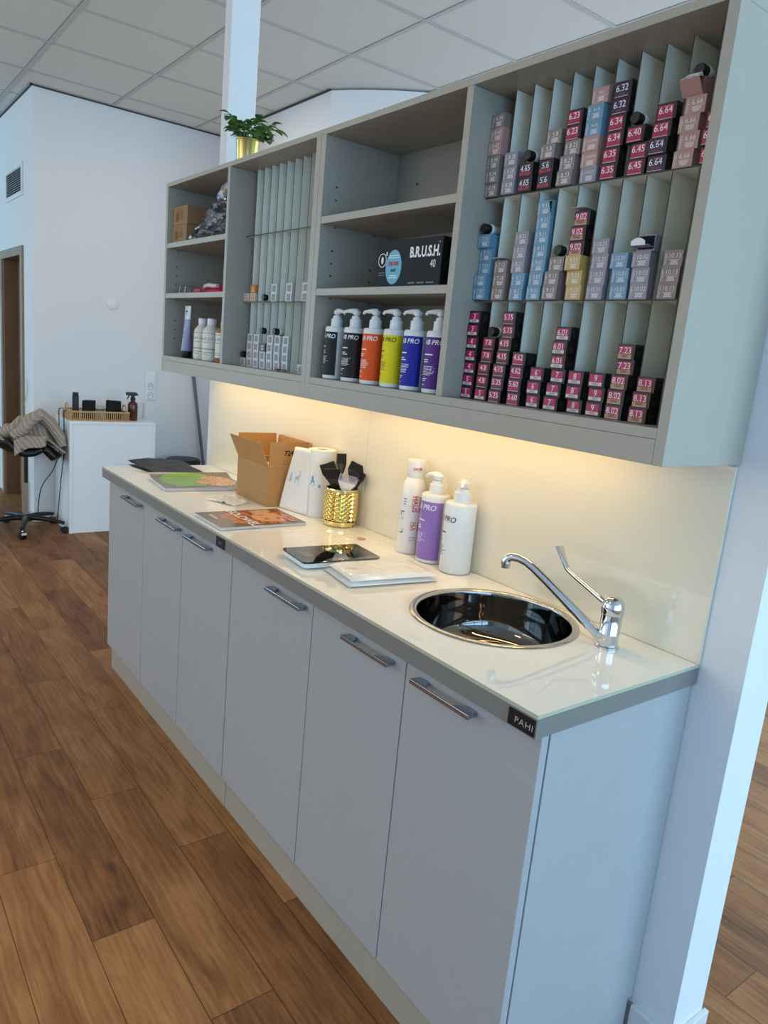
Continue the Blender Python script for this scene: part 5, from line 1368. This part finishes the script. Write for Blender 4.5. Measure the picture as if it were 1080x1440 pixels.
MB().lathe([(0.045, 0.075), (0.050, 0.085), (0.042, 0.118), (0.026, 0.125)], BLACK, 28).build('hub', t, smooth=45)
for i, a in enumerate((7, 79, 151, 223, 295)):
    ar = radians(a - 24); dx, dy = cos(ar), sin(ar)
    lg = MB()
    def arm(u, v, dx=dx, dy=dy):
        an = 2 * pi * u; r_ = 0.040 + 0.232 * v
        w = 0.024 - 0.008 * v; h_ = 0.021 - 0.009 * v
        zc = 0.098 - 0.022 * v ** 2
        return (dx * r_ - dy * w * cos(an), dy * r_ + dx * w * cos(an), zc + h_ * sin(an))
    lg.grid(arm, 16, 8, BLACK); lg.face([arm(k / 16, 1) for k in range(16)], BLACK)
    leg = lg.build('leg', t, smooth=50)
    cx, cy = dx * 0.262, dy * 0.262
    cs = MB()
    ax = Matrix.Translation((cx + dx * 0.012, cy + dy * 0.012, 0.0265)) @ Matrix.Rotation(ar + 0.6, 4, 'Z') @ Matrix.Rotation(pi / 2, 4, 'X')
    for sgn in (-1, 1): cs.lathe([(0.008, -0.008), (0.0245, -0.0075), (0.026, -0.004), (0.026, 0.004), (0.0245, 0.0075), (0.008, 0.008)], BLACK, 24, ax @ Matrix.Translation((0, 0, sgn * 0.013)))
    cs.tube([(cx, cy, 0.052), (cx, cy, 0.066)], 0.006, CHROME, 10)
    cs.grid(lambda u, v, ax=ax: tuple(ax @ Vector((0.029 * cos(0.35 + 1.9 * u), 0.029 * sin(0.35 + 1.9 * u), -0.018 + 0.036 * v))), 10, 2, CHROME)
    cs.build('caster', leg, smooth=45, label='black twin caster with chrome hood')

# knitted cardigan over the seat
t = thing('knitted_cardigan', 'beige chunky knitted cardigan thrown over the saddle stool', 'cardigan', (SXC, SYC, 0.0))
KN = knit_material()
def seat_z(x, y): return prof_z(max(-0.22, min(0.21, y))) + 0.026
def card(u, v):
    x = -0.20 + 0.385 * u; y = -0.245 + 0.47 * v
    e = min(1, 5 * min(u, 1 - u)) * min(1, 5 * min(v, 1 - v))
    hump = 0.165 * math.exp(-((x + 0.01) / 0.14) ** 2 - ((y - 0.07) / 0.13) ** 2) + 0.075 * math.exp(-((x - 0.02) / 0.13) ** 2 - ((y + 0.10) / 0.10) ** 2)
    fold = 0.024 * sin(10 * u + 7 * v) * sin(4 * v + 1.3) + 0.024 * noise.noise(Vector((x * 12, y * 12, 3)))
    return (x + 0.012 * noise.noise(Vector((x * 8, y * 8, 8))), y, seat_z(x, y) + 0.014 + hump + fold * e * 1.2)
MB().grid(card, 46, 46, KN).build('body', t, smooth=60, solid=0.014)
# front hem hanging over the seat edge, with button
def hem(u, v):
    y = -0.115 + 0.20 * u; x = 0.190 + 0.022 * v
    return (x + 0.010 * sin(9 * u), y, 0.690 - 0.105 * v * (1 - 0.35 * u) + 0.016 * sin(5 * u) + 0.05 * u)
hm = MB().grid(hem, 20, 10, KN).build('hem', t, smooth=60, solid=0.013)
MB().lathe([(0.013, 0), (0.013, 0.004), (0.008, 0.0045)], mat('brown_button', (96, 84, 74), 0.4), 20, Matrix.Translation((0.222, -0.07, 0.628)) @ Matrix.Rotation(pi / 2, 4, 'Y')).build('button', hm, smooth=40)
MB().tube([(0.175, -0.125, 0.715), (0.185, -0.06, 0.760), (0.14, 0.0, 0.830), (0.09, 0.075, 0.860), (0.09, 0.145, 0.800), (0.12, 0.195, 0.715), (0.14, 0.215, 0.640)], [0.030, 0.040, 0.044, 0.046, 0.044, 0.040, 0.032], KN, 18).build('sleeve', t, smooth=60)
MB().tube([(0.03, -0.265, 0.700), (0.09, -0.19, 0.720), (0.12, -0.11, 0.745), (0.05, -0.03, 0.81)], [0.034, 0.042, 0.045, 0.044], KN, 18).build('sleeve', t, smooth=60)

# cables hanging from the tray
cm = mat('black_cable', (16, 16, 17), 0.5)
for k, (pts, lab) in enumerate((([(-2.60, -0.040, 0.900), (-2.59, -0.060, 0.885), (-2.58, -0.061, 0.78), (-2.58, -0.057, 0.60), (-2.64, -0.085, 0.44), (-2.71, -0.15, 0.30), (-2.74, -0.17, 0.16), (-2.76, -0.17, 0.03)], 'black cable hanging behind the stool, further from the cabinet'),
                                  ([(-2.46, -0.040, 0.900), (-2.45, -0.060, 0.885), (-2.44, -0.061, 0.78), (-2.45, -0.057, 0.60), (-2.52, -0.056, 0.44), (-2.58, -0.052, 0.32), (-2.61, -0.055, 0.18), (-2.64, -0.060, 0.03)], 'black cable hanging close against the white cabinet side'))):
    P_ = [Vector(p) for p in pts]; q = []
    for i in range(len(P_) - 1):
        a, b_, c_, d_ = P_[max(i - 1, 0)], P_[i], P_[i + 1], P_[min(i + 2, len(P_) - 1)]
        for s in range(8):
            s /= 8; q.append(0.5 * ((2 * b_) + (c_ - a) * s + (2 * a - 5 * b_ + 4 * c_ - d_) * s * s + (3 * b_ - a - 3 * c_ + d_) * s ** 3))
    q.append(P_[-1])
    o = MB().tube(q, 0.0035, cm, 8).build('cable', smooth=60); tag(o, lab, 'cable', 'black cables behind the stool')

# broom leaning in the corner
t = thing('broom', 'grey broom stick leaning against the far wall beside the worktop end', 'broom', (-2.66, 1.16, 0.0))
top = Vector((-0.126, -0.115, 1.190)); bot_ = Vector((0.0, 0.012, 0.055))
MB().tube([bot_, top], 0.013, mat('blue_grey_stick', (92, 104, 116), 0.4), 14).build('stick', t, smooth=50)
MB().tube([top + (top - bot_).normalized() * 0.0005, top + (top - bot_).normalized() * 0.055], [0.0145, 0.0135], mat('pale_grip', (150, 156, 160), 0.4), 14).build('grip', t, smooth=50)
MB().box(-0.03, 0.03, -0.075, 0.025, 0.0, 0.054, BLACK).build('head', t, bevel=0.006)

# black bin whose lid shows over the worktop end
t = thing('waste_bin', 'black waste bin whose lid shows past the far end of worktop', 'bin', (-2.58, 0.90, 0.0))
MB().lathe([(0.11, 0.0), (0.115, 0.01), (0.135, 0.485), (0.132, 0.49)], BLACK, 36).build('bin_body', t, smooth=40)
MB().lathe([(0.139, 0.4905), (0.139, 0.505), (0.125, 0.522), (0.0, 0.528)], BLACK, 36).build('lid', t, smooth=45)
